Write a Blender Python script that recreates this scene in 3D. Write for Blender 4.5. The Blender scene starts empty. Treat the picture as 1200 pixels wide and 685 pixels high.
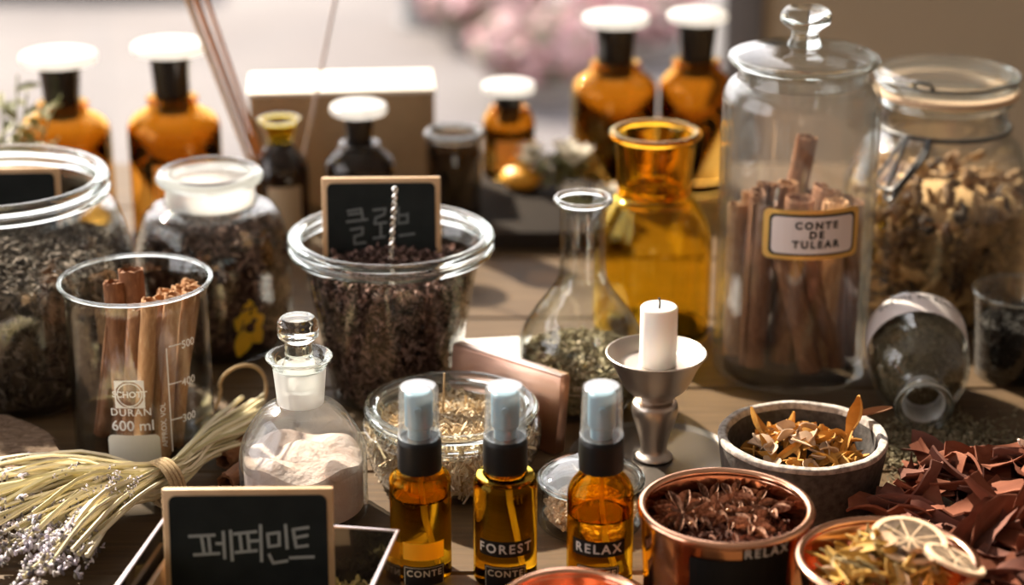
import bpy, bmesh, math, random
import numpy as np
from mathutils import Vector, Matrix, Euler
random.seed(7); np.random.seed(7)
S = bpy.context.scene
C = S.collection
PI = math.pi
# ------------------------------------------------------------------ camera, sky, sun, exposure
H, PITCH, FPX = 0.556, math.radians(20.5), 2400.0
cam = bpy.data.cameras.new('camera'); camo = bpy.data.objects.new('camera', cam); C.objects.link(camo)
camo.location = (0, 0, H); camo.rotation_euler = (PI/2 - PITCH, 0, 0)
cam.sensor_width = 36; cam.lens = FPX/1200*36; cam.clip_start = 0.05; cam.clip_end = 100
cam.dof.use_dof = True; cam.dof.focus_distance = 1.20; cam.dof.aperture_fstop = 4.0
S.camera = camo
S.view_settings.view_transform = 'Standard'; S.view_settings.look = 'None'
S.view_settings.gamma = 1; S.view_settings.use_curve_mapping = False
S.view_settings.exposure = 0.65
cy = S.cycles
cy.max_bounces = 14; cy.transmission_bounces = 12; cy.glossy_bounces = 6; cy.diffuse_bounces = 4
cy.transparent_max_bounces = 64; cy.sample_clamp_indirect = 6; cy.blur_glossy = 0.3
cy.use_denoising = True
W = bpy.data.worlds.new('sky'); S.world = W; W.use_nodes = True
bg = W.node_tree.nodes['Background']; bg.inputs[0].default_value = (1.0, 0.955, 0.96, 1); bg.inputs[1].default_value = 2.6
sun = bpy.data.lights.new('sun', 'SUN'); suno = bpy.data.objects.new('sun', sun); C.objects.link(suno)
sun.energy = 13.5; sun.angle = math.radians(1.5); sun.color = (1.0, 0.87, 0.70)
suno.rotation_euler = Vector((0.68, -0.85, -0.82)).to_track_quat('-Z', 'Y').to_euler()
suno.location = (-1, 3, 3)
def portal(loc, rot, sx, sy):
    l = bpy.data.lights.new('window_portal', 'AREA'); o = bpy.data.objects.new('window_portal', l); C.objects.link(o)
    l.shape = 'RECTANGLE'; l.size = sx; l.size_y = sy; l.cycles.is_portal = True
    o.location = loc; o.rotation_euler = rot
portal((-0.62, 2.36, 0.52), (-PI/2, 0, 0), 1.86, 2.5)
portal((-1.71, 0.75, 0.55), (0, -PI/2, 0), 1.9, 2.1)

# ------------------------------------------------------------------ measuring helpers
def tanp(y):
    v = (y - 342.5)/FPX
    return (math.sin(PITCH) + v*math.cos(PITCH))/(math.cos(PITCH) - v*math.sin(PITCH))
def zp(y, Y): return H - Y*tanp(y)                       # height of a sight line at distance Y
def gy(y, z=0.0): return (H - z)/tanp(y)                 # distance at which it meets height z
def xp(x, Y, z): return (x - 600)/FPX*(Y*math.cos(PITCH) + (H - z)*math.sin(PITCH))
def at(x, y, z=0.0):
    Y = gy(y, z); return Vector((xp(x, Y, z), Y, z))
def R(px, Y, z): return px/FPX*(Y*math.cos(PITCH) + (H - z)*math.sin(PITCH))

# ------------------------------------------------------------------ mesh helpers
def mesh(name, V, F, ang=35, smooth=True):
    me = bpy.data.meshes.new(name)
    me.from_pydata([tuple(v) for v in V], [], [tuple(f) for f in F]); me.update()
    if smooth:
        me.polygons.foreach_set('use_smooth', [True]*len(me.polygons))
        me.set_sharp_from_angle(angle=math.radians(ang))
    return me
def put(name, data, m=None, parent=None, loc=(0,0,0), rot=(0,0,0), ang=35, smooth=True, kind=None):
    me = data if isinstance(data, bpy.types.Mesh) else mesh(name, data[0], data[1], ang, smooth)
    o = bpy.data.objects.new(name, me); C.objects.link(o)
    if m is not None and not me.materials: me.materials.append(m)
    o.location = loc; o.rotation_euler = rot
    if parent: o.parent = parent
    if kind: o['kind'] = kind
    return o
def tag(o, label, cat, group=None, kind=None):
    o['label'] = label; o['category'] = cat
    if group: o['group'] = group
    if kind: o['kind'] = kind
    return o
def thing(name, label, cat, loc=(0,0,0), rot=(0,0,0), group=None):
    o = bpy.data.objects.new(name, None); C.objects.link(o); o.empty_display_size = .01
    o.location = loc; o.rotation_euler = rot
    return tag(o, label, cat, group)
def struct(name, data, m, label=None, cat=None, **k):
    o = put(name, data, m, **k); o['kind'] = 'structure'
    if label: o['label'] = label
    if cat: o['category'] = cat
    return o
class MB:
    def __init__(s): s.V = []; s.F = []
    def add(s, vf, M=None, t=None):
        V, F = vf; b = len(s.V)
        V = np.asarray(V, float)
        if M is not None: V = V @ np.asarray(M).T
        if t is not None: V = V + np.asarray(t)
        s.V.extend(map(tuple, V)); s.F.extend([tuple(i+b for i in f) for f in F]); return s
    @property
    def vf(s): return s.V, s.F
def lathe(P, n=64, loop=False):
    V, F, rings = [], [], []
    for r, z in P:
        if r < 1e-7: rings.append([len(V)]); V.append((0,0,z))
        else:
            b = len(V); rings.append(list(range(b, b+n)))
            V += [(r*math.cos(2*PI*k/n), r*math.sin(2*PI*k/n), z) for k in range(n)]
    prs = list(zip(rings, rings[1:])) + ([(rings[-1], rings[0])] if loop else [])
    for a, b in prs:
        for k in range(n):
            q = (k+1) % n
            if len(a) == 1 and len(b) == 1: continue
            if len(a) == 1: F.append((a[0], b[q], b[k]))
            elif len(b) == 1: F.append((a[k], a[q], b[0]))
            else: F.append((a[k], a[q], b[q], b[k]))
    return V, F
def rnd(P, rad, n=4):
    out = [P[0]]
    rads = rad if isinstance(rad, (list, tuple)) else [rad]*len(P)
    for i in range(1, len(P)-1):
        a, b, c = (np.array(P[j], float) for j in (i-1, i, i+1))
        la, lc = np.linalg.norm(a-b), np.linalg.norm(c-b)
        d = min(rads[i], la*.48, lc*.48)
        if d < 1e-6: out.append(tuple(b)); continue
        p, q = b + (a-b)/la*d, b + (c-b)/lc*d
        for k in range(n+1):
            t = k/n; out.append(tuple((1-t)**2*p + 2*t*(1-t)*b + t*t*q))
    return out + [P[-1]]
def spl(P, n=6):
    P = [np.array(p, float) for p in P]; out = []
    Q = [2*P[0]-P[1]] + P + [2*P[-1]-P[-2]]
    for i in range(1, len(Q)-2):
        for k in range(n):
            t = k/n
            out.append(tuple(.5*((2*Q[i]) + (Q[i+1]-Q[i-1])*t + (2*Q[i-1]-5*Q[i]+4*Q[i+1]-Q[i+2])*t*t + (3*Q[i]-Q[i-1]-3*Q[i+1]+Q[i+2])*t**3)))
    return out + [tuple(P[-1])]
def shell(outer, th, floor=.005):
    """outer profile (bottom edge -> rim), turned into a closed hollow wall"""
    inner = []
    O = [np.array(p, float) for p in outer]
    for i, p in enumerate(O):
        a, b = O[max(i-1,0)], O[min(i+1,len(O)-1)]
        d = b-a; L = np.linalg.norm(d) or 1; nrm = np.array((-d[1], d[0]))/L
        q = p + nrm*th
        if q[1] > O[0][1] + floor: inner.append((max(q[0], 1e-4), min(q[1], O[-1][1])))
    inner[-1] = (max(O[-1][0]-th, 1e-4), O[-1][1])
    return [(0, O[0][1])] + [tuple(p) for p in O] + inner[::-1] + [(0, O[0][1]+floor)], inner
def ring(r, z, a, b, n=72, k=14):
    """torus with elliptic section, half width a, half height b"""
    return lathe([(r + a*math.cos(2*PI*i/k), z + b*math.sin(2*PI*i/k)) for i in range(k)], n, loop=True)
def tube(P, r, n=8, closed=False):
    P = [Vector(p) for p in P]; m = len(P)
    rr = r if isinstance(r, (list, tuple)) else [r]*m
    V, F = [], []; up = None
    for i in range(m):
        d = (P[(i+1) % m]-P[i-1]) if closed else (P[min(i+1,m-1)]-P[max(i-1,0)])
        d.normalize()
        if up is None: up = d.orthogonal().normalized()
        else:
            up = up - d*up.dot(d)
            up = up.normalized() if up.length > 1e-6 else d.orthogonal().normalized()
        s = d.cross(up)
        for k in range(n):
            a = 2*PI*k/n; V.append(tuple(P[i] + (up*math.cos(a) + s*math.sin(a))*rr[i]))
    for i in range(m if closed else m-1):
        j = (i+1) % m
        for k in range(n):
            q = (k+1) % n; F.append((i*n+k, i*n+q, j*n+q, j*n+k))
    if not closed: F.append(tuple(range(n))[::-1]); F.append(tuple(range((m-1)*n, m*n)))
    return V, F
def box(x0, x1, y0, y1, z0, z1, bev=0, seg=2):
    bm = bmesh.new(); bmesh.ops.create_cube(bm, size=1)
    for v in bm.verts:
        v.co = Vector((x0+(v.co.x+.5)*(x1-x0), y0+(v.co.y+.5)*(y1-y0), z0+(v.co.z+.5)*(z1-z0)))
    if bev: bmesh.ops.bevel(bm, geom=bm.edges[:], offset=bev, segments=seg, profile=.5, affect='EDGES')
    bm.verts.ensure_lookup_table(); bm.verts.index_update()
    r = [tuple(v.co) for v in bm.verts], [tuple(v.index for v in f.verts) for f in bm.faces]
    bm.free(); return r
def strip(l, w, t, bend=0., twist=0., taper='leaf', cup=0., n=5, jag=0.):
    """a thin solid blade of length l along x: petals, chips, straws and leaves"""
    V, F = [], []
    ang = -bend/2; x = z = 0; pts = []
    for i in range(n+1):
        pts.append((x, z, ang)); ang += bend/n; x += math.cos(ang)*l/n; z += math.sin(ang)*l/n
    cx = sum(p[0] for p in pts)/len(pts); cz = sum(p[1] for p in pts)/len(pts)
    for i, (x, z, a) in enumerate(pts):
        s = i/n
        if taper == 'leaf': ww = w*max(.08, math.sin(PI*min(max(s, .03), .97))**.7)
        elif taper == 'drop': ww = w*max(.1, math.sin(PI*min(max(s**.6, .05), .97))**.8)
        else: ww = w
        ww *= 1 + random.uniform(-jag, jag); tw = twist*(s-.5)
        for (u, v) in ((-.5,-.5), (0,-.5), (.5,-.5), (.5,.5), (0,.5), (-.5,.5)):
            yy = u*ww; zz = v*t + cup*(abs(u)*2)**2*ww
            yy, zz = yy*math.cos(tw)-zz*math.sin(tw), yy*math.sin(tw)+zz*math.cos(tw)
            V.append((x-cx-zz*math.sin(a), yy, z-cz+zz*math.cos(a)))
    for i in range(n):
        for k in range(6):
            q = (k+1) % 6; F.append((i*6+k, i*6+q, i*6+6+q, i*6+6+k))
    F.append((5,4,3,2,1,0)); F.append(tuple(range(n*6, n*6+6)))
    return V, F
def blob(r, sub=1, jit=.0):
    bm = bmesh.new(); bmesh.ops.create_icosphere(bm, subdivisions=sub, radius=r)
    for v in bm.verts: v.co *= 1+random.uniform(-jit, jit)
    bm.verts.index_update()
    o = [tuple(v.co) for v in bm.verts], [tuple(v.index for v in f.verts) for f in bm.faces]; bm.free(); return o
def rotm(a=None):
    e = a or (random.uniform(0,2*PI), random.uniform(0,2*PI), random.uniform(0,2*PI))
    return np.array(Euler(e).to_matrix())
def interp(prof, z):
    zs = sorted((p[1], p[0]) for p in prof)
    return float(np.interp(z, [a for a, _ in zs], [b for _, b in zs]))
def fill(prof, z0, z1, tmpls, n_wall, n_top, heap=.006, gap=.0012, flat=.5, size=(.7,1.2), seg=40):
    """loose herb in a vessel: a solid core plus pieces pressed at the wall and heaped on top. prof = inner wall"""
    mb = MB()
    tz = [z0 + (z1-z0)*k/8 for k in range(9)]
    core = [(0, z0)] + [(max(interp(prof, z)-gap-.003, .002), z) for z in tz]
    rt = core[-1][0]
    core += [(rt*.7, z1+heap*.5), (rt*.3, z1+heap*.9), (0, z1+heap)]
    mb.add(lathe(core, seg))
    for _ in range(n_wall):
        z = random.uniform(z0+.002, z1+.001); a = random.uniform(0, 2*PI)
        r = interp(prof, z)-gap-random.uniform(.001, .004); s = random.uniform(*size)
        M = rotm((0, 0, a+PI/2)) @ rotm((PI/2+random.gauss(0,.35), random.uniform(0, 2*PI), random.gauss(0,.35))) if random.random() < .7 else rotm()
        mb.add(random.choice(tmpls), M*s, (r*math.cos(a), r*math.sin(a), z))
    for _ in range(n_top):
        a = random.uniform(0, 2*PI); q = math.sqrt(random.random()); r = q*(rt-.001)
        z = z1 + heap*(1-q*q) + random.uniform(-.001, .003); s = random.uniform(*size)
        M = rotm((random.gauss(0,flat), random.gauss(0,flat), random.uniform(0,2*PI)))
        mb.add(random.choice(tmpls), M*s, (r*math.cos(a), r*math.sin(a), z))
    return mb.vf

# ------------------------------------------------------------------ materials
def newmat(name):
    m = bpy.data.materials.new(name); m.use_nodes = True
    nt = m.node_tree; nt.nodes.clear()
    out = nt.nodes.new('ShaderNodeOutputMaterial')
    return m, nt, out
def N(nt, t, **k):
    n = nt.nodes.new(t)
    for a, b in k.items(): setattr(n, a, b)
    return n
def mth(nt, op, a, b=None):
    n = N(nt, 'ShaderNodeMath', operation=op)
    for i, v in enumerate((a, b)):
        if v is None: continue
        if isinstance(v, (int, float)): n.inputs[i].default_value = v
        else: nt.links.new(v, n.inputs[i])
    return n.outputs[0]
def c4(c): return tuple(c[:3]) + (1,)
def ramp(nt, fac, cols, interp='LINEAR'):
    r = N(nt, 'ShaderNodeValToRGB'); r.color_ramp.interpolation = interp
    e = r.color_ramp.elements
    while len(e) < len(cols): e.new(.5)
    for i, c in enumerate(cols): e[i].position = i/max(1, len(cols)-1); e[i].color = c4(c)
    nt.links.new(fac, r.inputs[0]); return r.outputs[0]
def pbr(name, base, rough=.5, metal=0, spec=.5, noise=None, bump=None, island=None, wave=None, trans=0, sss=0, coat=0):
    m, nt, out = newmat(name)
    b = N(nt, 'ShaderNodeBsdfPrincipled'); nt.links.new(b.outputs[0], out.inputs[0])
    b.inputs['Base Color'].default_value = c4(base); b.inputs['Roughness'].default_value = rough
    b.inputs['Metallic'].default_value = metal; b.inputs['Specular IOR Level'].default_value = spec
    b.inputs['Coat Weight'].default_value = coat
    if sss:
        b.inputs['Subsurface Weight'].default_value = sss; b.inputs['Subsurface Radius'].default_value = (1,.7,.5); b.inputs['Subsurface Scale'].default_value = .004
    tc = N(nt, 'ShaderNodeTexCoord').outputs['Object']; col = None
    if island:
        g = N(nt, 'ShaderNodeNewGeometry').outputs['Random Per Island']; o = N(nt, 'ShaderNodeObjectInfo').outputs['Random']
        col = ramp(nt, mth(nt, 'FRACT', mth(nt, 'ADD', g, o)), island)
    if wave:
        sc, stretch, cols = wave
        mp = N(nt, 'ShaderNodeMapping'); mp.inputs['Scale'].default_value = stretch; nt.links.new(tc, mp.inputs[0])
        o = N(nt, 'ShaderNodeObjectInfo').outputs['Random']
        cmb = N(nt, 'ShaderNodeCombineXYZ')
        for i in range(3): nt.links.new(mth(nt, 'MULTIPLY', o, 7.3+i), cmb.inputs[i])
        nt.links.new(cmb.outputs[0], mp.inputs['Location'])
        nz = N(nt, 'ShaderNodeTexNoise'); nz.inputs['Scale'].default_value = sc; nz.inputs['Detail'].default_value = 6; nz.inputs['Distortion'].default_value = 1.2
        nt.links.new(mp.outputs[0], nz.inputs[0]); col = ramp(nt, nz.outputs[0], cols)
        bp = N(nt, 'ShaderNodeBump'); bp.inputs['Strength'].default_value = .25; bp.inputs['Distance'].default_value = .001
        nt.links.new(nz.outputs[0], bp.inputs['Height']); nt.links.new(bp.outputs[0], b.inputs['Normal'])
    if noise:
        sc, c2, amt = noise
        nz = N(nt, 'ShaderNodeTexNoise'); nz.inputs['Scale'].default_value = sc; nz.inputs['Detail'].default_value = 5; nt.links.new(tc, nz.inputs[0])
        mx = N(nt, 'ShaderNodeMix', data_type='RGBA')
        f = mth(nt, 'MULTIPLY', ramp(nt, nz.outputs[0], [(0,0,0),(0,0,0),(1,1,1),(1,1,1)]), amt); nt.links.new(f, mx.inputs[0])
        if col is not None: nt.links.new(col, mx.inputs[6])
        else: mx.inputs[6].default_value = c4(base)
        mx.inputs[7].default_value = c4(c2); col = mx.outputs[2]
    if bump:
        sc, st, di = bump
        nz = N(nt, 'ShaderNodeTexNoise'); nz.inputs['Scale'].default_value = sc; nz.inputs['Detail'].default_value = 4; nt.links.new(tc, nz.inputs[0])
        bp = N(nt, 'ShaderNodeBump'); bp.inputs['Strength'].default_value = st; bp.inputs['Distance'].default_value = di
        nt.links.new(nz.outputs[0], bp.inputs['Height']); nt.links.new(bp.outputs[0], b.inputs['Normal'])
    if col is not None: nt.links.new(col, b.inputs['Base Color'])
    if trans:
        tr = N(nt, 'ShaderNodeBsdfTranslucent'); tr.inputs[0].default_value = c4(base)
        if col is not None: nt.links.new(col, tr.inputs[0])
        mx = N(nt, 'ShaderNodeMixShader'); mx.inputs[0].default_value = trans
        nt.links.new(b.outputs[0], mx.inputs[1]); nt.links.new(tr.outputs[0], mx.inputs[2]); nt.links.new(mx.outputs[0], out.inputs[0])
    return m
def thin_glass(name, tint=(.985,.99,.985), edge=(.55,.6,.58), rough=.015, f0=.05, k=.85, pw=3.5, haze=0):
    """thin-walled glass: straight transmission, Fresnel mirror, denser where one looks along the wall"""
    m, nt, out = newmat(name)
    f = N(nt, 'ShaderNodeLayerWeight'); f.inputs[0].default_value = .5; f = f.outputs['Facing']
    mx = N(nt, 'ShaderNodeMix', data_type='RGBA'); nt.links.new(mth(nt, 'POWER', f, 3.0), mx.inputs[0])
    mx.inputs[6].default_value = c4(tint); mx.inputs[7].default_value = c4(edge)
    tr = N(nt, 'ShaderNodeBsdfTransparent'); nt.links.new(mx.outputs[2], tr.inputs[0])
    gl = N(nt, 'ShaderNodeBsdfGlossy'); gl.inputs['Roughness'].default_value = rough
    fr = mth(nt, 'ADD', mth(nt, 'MULTIPLY', mth(nt, 'POWER', f, pw), k), f0)
    ms = N(nt, 'ShaderNodeMixShader'); nt.links.new(fr, ms.inputs[0])
    nt.links.new(tr.outputs[0], ms.inputs[1]); nt.links.new(gl.outputs[0], ms.inputs[2])
    last = ms
    if haze:
        df = N(nt, 'ShaderNodeBsdfTranslucent'); df.inputs[0].default_value = (.9,.9,.9,1)
        d2 = N(nt, 'ShaderNodeBsdfDiffuse'); d2.inputs[0].default_value = (.9,.89,.88,1)
        ad = N(nt, 'ShaderNodeMixShader'); ad.inputs[0].default_value = .5
        nt.links.new(df.outputs[0], ad.inputs[1]); nt.links.new(d2.outputs[0], ad.inputs[2])
        hz = N(nt, 'ShaderNodeMixShader'); hz.inputs[0].default_value = haze
        nt.links.new(ms.outputs[0], hz.inputs[1]); nt.links.new(ad.outputs[0], hz.inputs[2]); last = hz
    nt.links.new(last.outputs[0], out.inputs[0]); return m
def real_glass(name, col=(1,1,1), rough=0.0, ior=1.46):
    m, nt, out = newmat(name)
    g = N(nt, 'ShaderNodeBsdfGlass'); g.inputs['Color'].default_value = c4(col); g.inputs['Roughness'].default_value = rough; g.inputs['IOR'].default_value = ior
    nt.links.new(g.outputs[0], out.inputs[0]); return m

GL = thin_glass('clear_glass')
GLH = thin_glass('whitened_clear_glass', haze=.035)  # white veil mixed in to imitate bright reflections on the glass
GLH2 = thin_glass('faintly_whitened_glass', haze=.014)  # weaker veil, paints the whitish brightness of the jar walls
GLR = real_glass('thick_clear_glass', (.97,.99,.98))
FROST = thin_glass('frosted_glass', haze=.5, rough=.3)
AMB = thin_glass('amber_glass', tint=(.90,.665,.27), edge=(.50,.20,.03), f0=.05)
AMBY = thin_glass('honey_amber_glass', tint=(.975,.86,.34), edge=(.72,.38,.04), f0=.05)
AMBYR = real_glass('honey_amber_body', (.975,.85,.36))
AMBBR = real_glass('amber_body', (.90,.68,.30))
AMBR = real_glass('thick_amber_glass', (.93,.70,.30))
AMBS = real_glass('amber_spray_glass', (.92,.67,.12), ior=1.42)
BRN = thin_glass('dark_brown_glass', tint=(.42,.35,.28), edge=(.12,.09,.07), f0=.05)
PANE = thin_glass('window_glass', tint=(.97,.97,.97), edge=(.7,.75,.73))
COP = pbr('polished_copper', (.82,.45,.29), .15, 1)
COPB = pbr('rose_copper', (.80,.50,.38), .30, 1)
PEW = pbr('brushed_pewter', (.60,.53,.47), .36, 1, bump=(900,.05,.0005))
STEEL = pbr('dark_wire', (.05,.05,.05), .4)
SILV = pbr('bright_wire', (.9,.88,.84), .12, 1)
BLK = pbr('chalkboard_black', (.010,.012,.012), .75, spec=.15, noise=(60,(.02,.023,.022),.6))
CHALK = pbr('chalk', (.30,.31,.30), .9)
CHALKD = pbr('faded_chalk', (.13,.14,.14), .9)
PRINT = pbr('white_print', (.88,.88,.86), .5)
PATCH = pbr('cream_print_patch', (.86,.84,.72), .6)
PAPER = pbr('label_paper', (.78,.70,.69), .55)
INK = pbr('dark_ink', (.02,.02,.02), .6)
GOLD = pbr('gold_border', (.75,.48,.14), .35, .6)
BLKP = pbr('black_plastic', (.010,.010,.010), .42, spec=.25)
CAPM = thin_glass('frosted_cap_plastic', tint=(.95,.97,.98), edge=(.8,.85,.88), rough=.12, haze=.05)
SPRAY = pbr('blue_grey_plastic', (.24,.36,.43), .4)
TUBEM = thin_glass('dip_tube_plastic', tint=(.95,.8,.4), edge=(.8,.5,.1), haze=.25)
PINE = pbr('light_wood', (.62,.40,.22), .55, wave=(30,(1,1,1),[(.50,.30,.15),(.72,.50,.30)]))
WAX = pbr('white_wax', (.88,.84,.80), .5, sss=.4)
WICK = pbr('burnt_wick', (.03,.025,.02), .9)
TABLE = pbr('table_wood', (.3,.18,.09), .62, spec=.22, wave=(9,(1.2,14,6),[(.030,.016,.007),(.075,.044,.019),(.130,.080,.035)]))
OLDW = pbr('weathered_wood', (.3,.25,.2), .85, wave=(14,(6,26,10),[(.03,.02,.014),(.13,.085,.055),(.30,.22,.165)]), spec=.15, bump=(160,.6,.003))
STONE = pbr('dark_stone', (.045,.041,.038), .9, spec=.2, noise=(220,(.12,.107,.098),.6), bump=(300,.5,.001))
STONER = pbr('chipped_sunlit_rim', (.50,.46,.42), .9, spec=.2, noise=(260,(.14,.125,.115),.75), bump=(300,.5,.001))  # pale tone paints the sunlight caught on the chipped rim
KRAFT = pbr('kraft_card', (.40,.28,.165), .85, spec=.15, noise=(120,(.33,.23,.13),.5))
TWINE = pbr('twine', (.50,.36,.20), .9, noise=(900,(.3,.2,.1),.8))
CINN = pbr('cinnamon_bark', (.24,.10,.045), .8, spec=.25, wave=(26,(9,9,3),[(.07,.028,.013),(.20,.085,.038),(.40,.20,.10)]))
CINL = pbr('pale_cinnamon_bark', (.4,.22,.1), .8, spec=.25, wave=(26,(9,9,3),[(.17,.08,.033),(.38,.20,.095),(.66,.44,.25)]))
CINN2 = pbr('cinnamon_core', (.25,.10,.04), .85)

# ------------------------------------------------------------------ lettering
def text(s, size, align='CENTER', bold=0, space=1.0):
    cu = bpy.data.curves.new('lettering', 'FONT'); cu.body = s; cu.size = size; cu.align_x = align; cu.align_y = 'CENTER'
    cu.offset = bold; cu.resolution_u = 3; cu.space_character = space
    o = bpy.data.objects.new('lettering', cu); C.objects.link(o)
    bpy.context.view_layer.update()
    me = bpy.data.meshes.new_from_object(o.evaluated_get(bpy.context.evaluated_depsgraph_get()))
    V = [tuple(v.co) for v in me.vertices]; F = [tuple(p.vertices) for p in me.polygons]
    bpy.data.objects.remove(o); bpy.data.curves.remove(cu); bpy.data.meshes.remove(me)
    return V, F
def strokes(lines, w):
    """flat chalk strokes, each polyline a ribbon in the x-y plane"""
    mb = MB()
    for ln in lines:
        for (a, b) in zip(ln, ln[1:]):
            a = Vector((a[0], a[1], 0)); b = Vector((b[0], b[1], 0)); d = (b-a).normalized() if (b-a).length else Vector((1,0,0))
            n = Vector((-d.y, d.x, 0))*w/2; e = d*w*.35
            mb.add(([tuple(a-e-n), tuple(b+e-n), tuple(b+e+n), tuple(a-e+n)], [(0,1,2,3)]))
    return mb.vf
def grid(x0, x1, y0, y1, nx=12, ny=2):
    V = [(x0+(x1-x0)*i/nx, y0+(y1-y0)*j/ny, 0) for j in range(ny+1) for i in range(nx+1)]
    F = [(j*(nx+1)+i, j*(nx+1)+i+1, (j+1)*(nx+1)+i+1, (j+1)*(nx+1)+i) for j in range(ny) for i in range(nx)]
    return V, F
def rrect(w, h, r, n=6, cols=10):
    """rounded rectangle cut in columns so that it can wrap"""
    xs = sorted(set([-w/2 + r*(1-math.cos(PI/2*k/n)) for k in range(n+1)] + [w/2 - r*(1-math.cos(PI/2*k/n)) for k in range(n+1)] + [-w/2+r+(w-2*r)*k/cols for k in range(cols+1)]))
    V, F = [], []
    for x in xs:
        d = max(0, abs(x)-(w/2-r)); y = h/2 - r + math.sqrt(max(0, r*r-d*d)); V += [(x,-y,0), (x,y,0)]
    for i in range(len(xs)-1): F.append((2*i, 2*i+2, 2*i+3, 2*i+1))
    return V, F
def wrap(vf, rad, phi, z):
    """bend flat artwork on an upright cylinder facing -y turned by phi"""
    f = rad if callable(rad) else (lambda h: rad)
    return [(f(z+v[1])*math.sin(phi+v[0]/f(z)), -f(z+v[1])*math.cos(phi+v[0]/f(z)), z+v[1]) for v in vf[0]], vf[1]
def face(X, Y): return math.atan2(-X, Y)      # turn that faces the viewer's side of the table

# ------------------------------------------------------------------ setting
FLOORM = pbr('floor_boards', (.20,.14,.10), .5, wave=(4,(2,12,4),[(.12,.08,.05),(.26,.18,.12)]))
WALLM = pbr('khaki_plaster', (.40,.33,.235), .9, noise=(3,(.36,.29,.20),.5))
ROOMM = pbr('warm_room_plaster', (.48,.43,.37), .9, noise=(3,(.44,.39,.33),.5))
CEILM = pbr('ceiling_paint', (.6,.57,.52), .9, noise=(3,(.56,.53,.48),.5))
FRAMEM = pbr('grey_window_frame', (.14,.14,.15), .5)
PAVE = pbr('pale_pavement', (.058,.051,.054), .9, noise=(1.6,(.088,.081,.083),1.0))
struct('floor', box(-1.8, 1.8, -1.8, 2.4, -.80, -.75), FLOORM)
struct('ceiling', box(-1.8, 1.8, -1.8, 2.45, 1.80, 1.88), CEILM)
WY = 2.36; WX = xp(893, WY, 0.0)
struct('wall_back', box(WX, 1.8, WY, WY+.12, -.75, 1.80), WALLM)
struct('wall_right', box(1.8, 1.88, -1.8, 2.48, -.75, 1.80), ROOMM)
struct('wall_front', box(-1.8, 1.8, -1.88, -1.8, -.75, 1.80), ROOMM)
mb = MB()
mb.add(box(-1.80, -1.72, -1.8, -.2, -.75, 1.8)); mb.add(box(-1.80, -1.72, 1.7, 2.48, -.75, 1.8))
mb.add(box(-1.80, -1.72, -.2, 1.7, -.75, -.5)); mb.add(box(-1.80, -1.72, -.2, 1.7, 1.6, 1.8))
struct('wall_left', mb.vf, ROOMM)
w1 = struct('window_1', box(-1.72, WX, WY+.05, WY+.058, -.75, 1.80), PANE, smooth=False)
put('window_frame', box(WX-.045, WX+.0, WY-.01, WY+.11, -.75, 1.80, .004), FRAMEM, w1)
put('window_frame', box(-1.72, WX-.045, WY-.01, WY+.11, 1.72, 1.80, .004), FRAMEM, w1)
put('window_frame', box(-1.56, -1.51, WY-.01, WY+.11, -.75, 1.72, .004), FRAMEM, w1)
w2 = struct('window_2', box(-1.764, -1.756, -.2, 1.7, -.5, 1.6), PANE, smooth=False)
put('window_frame', box(-1.80, -1.71, .72, .77, -.5, 1.6, .004), FRAMEM, w2)
struct('kerb', box(-3, -.98, 6.3, 6.5, -.82, -.70, .01), pbr('dark_kerb_stone', (.03,.035,.035), .9))
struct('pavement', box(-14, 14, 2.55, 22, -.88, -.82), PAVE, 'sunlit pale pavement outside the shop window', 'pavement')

# outside: pink flowering shrub, grey planter, dark bollard
FLW = pbr('pink_blossom', (.80,.42,.46), .8, island=[(.34,.13,.15),(.32,.19,.21),(.36,.25,.27),(.24,.13,.14)])
LEAFM = pbr('grey_green_leaf', (.24,.28,.18), .7, island=[(.10,.12,.07),(.16,.16,.11),(.20,.17,.15)])
def shrub(x, y, w, h, label, seed, lab2=None):
    random.seed(seed)
    t = thing('flowering_shrub', label, 'shrub', (x, y, -.82), group=None)
    put('planter', lathe(rnd([(0,0),(w*.34,0),(w*.38,.05),(w*.35,.05),(w*.33,.04),(0,.04)], .01), 24), pbr('clay_planter', (.2,.18,.175), .9), t)
    mb = MB(); lf = MB()
    fl = blob(.022, 1, .25); le = strip(.07, .03, .002, .5)
    for _ in range(420):
        d = Vector((random.gauss(0,1), random.gauss(0,1), random.gauss(0,1))).normalized()*random.uniform(.75,1.0)
        p = (d.x*w*.5, d.y*w*.5, .04+h*.5+d.z*h*.5)
        (mb.add(fl, rotm()*random.uniform(.6,1.3), p) if random.random() < .6 else lf.add(le, rotm(), p))
    put('foliage', lf.vf, LEAFM, t, kind='stuff'); put('blossom', mb.vf, FLW, t, kind='stuff')
    mb = MB()
    for k in range(5): mb.add(tube([(0,0,.03), (random.uniform(-.1,.1)*w, random.uniform(-.1,.1)*w, .04+h*.3), (random.uniform(-.3,.3)*w, random.uniform(-.3,.3)*w, .04+h*.7)], .008, 5))
    put('stems', mb.vf, pbr('shrub_stem', (.2,.14,.1), .9), t)
shrub(.07, 5.15, .34, .17, 'pink flowering shrub in a planter outside the window, behind the small amber bottle', 3)
shrub(.34, 5.60, .36, .18, 'pink flowering shrub outside the window, behind the two tall amber bottles', 4)
shrub(-.08, 5.75, .36, .16, 'far pink flowering shrub outside beside the dark bollard', 5)
t = thing('bollard', 'dark grey metal bollard standing on the pavement outside', 'bollard', (-.265, 5.95, -.82))
put('post', lathe(rnd([(0,0),(.055,0),(.055,.13),(.05,.16),(0,.16)], .01), 24), pbr('bollard_paint', (.10,.11,.12), .6), t)
put('base_plate', lathe([(0,0),(.075,0),(.075,.012),(0,.012)], 24), pbr('bollard_base', (.12,.13,.14), .6), t)

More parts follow.
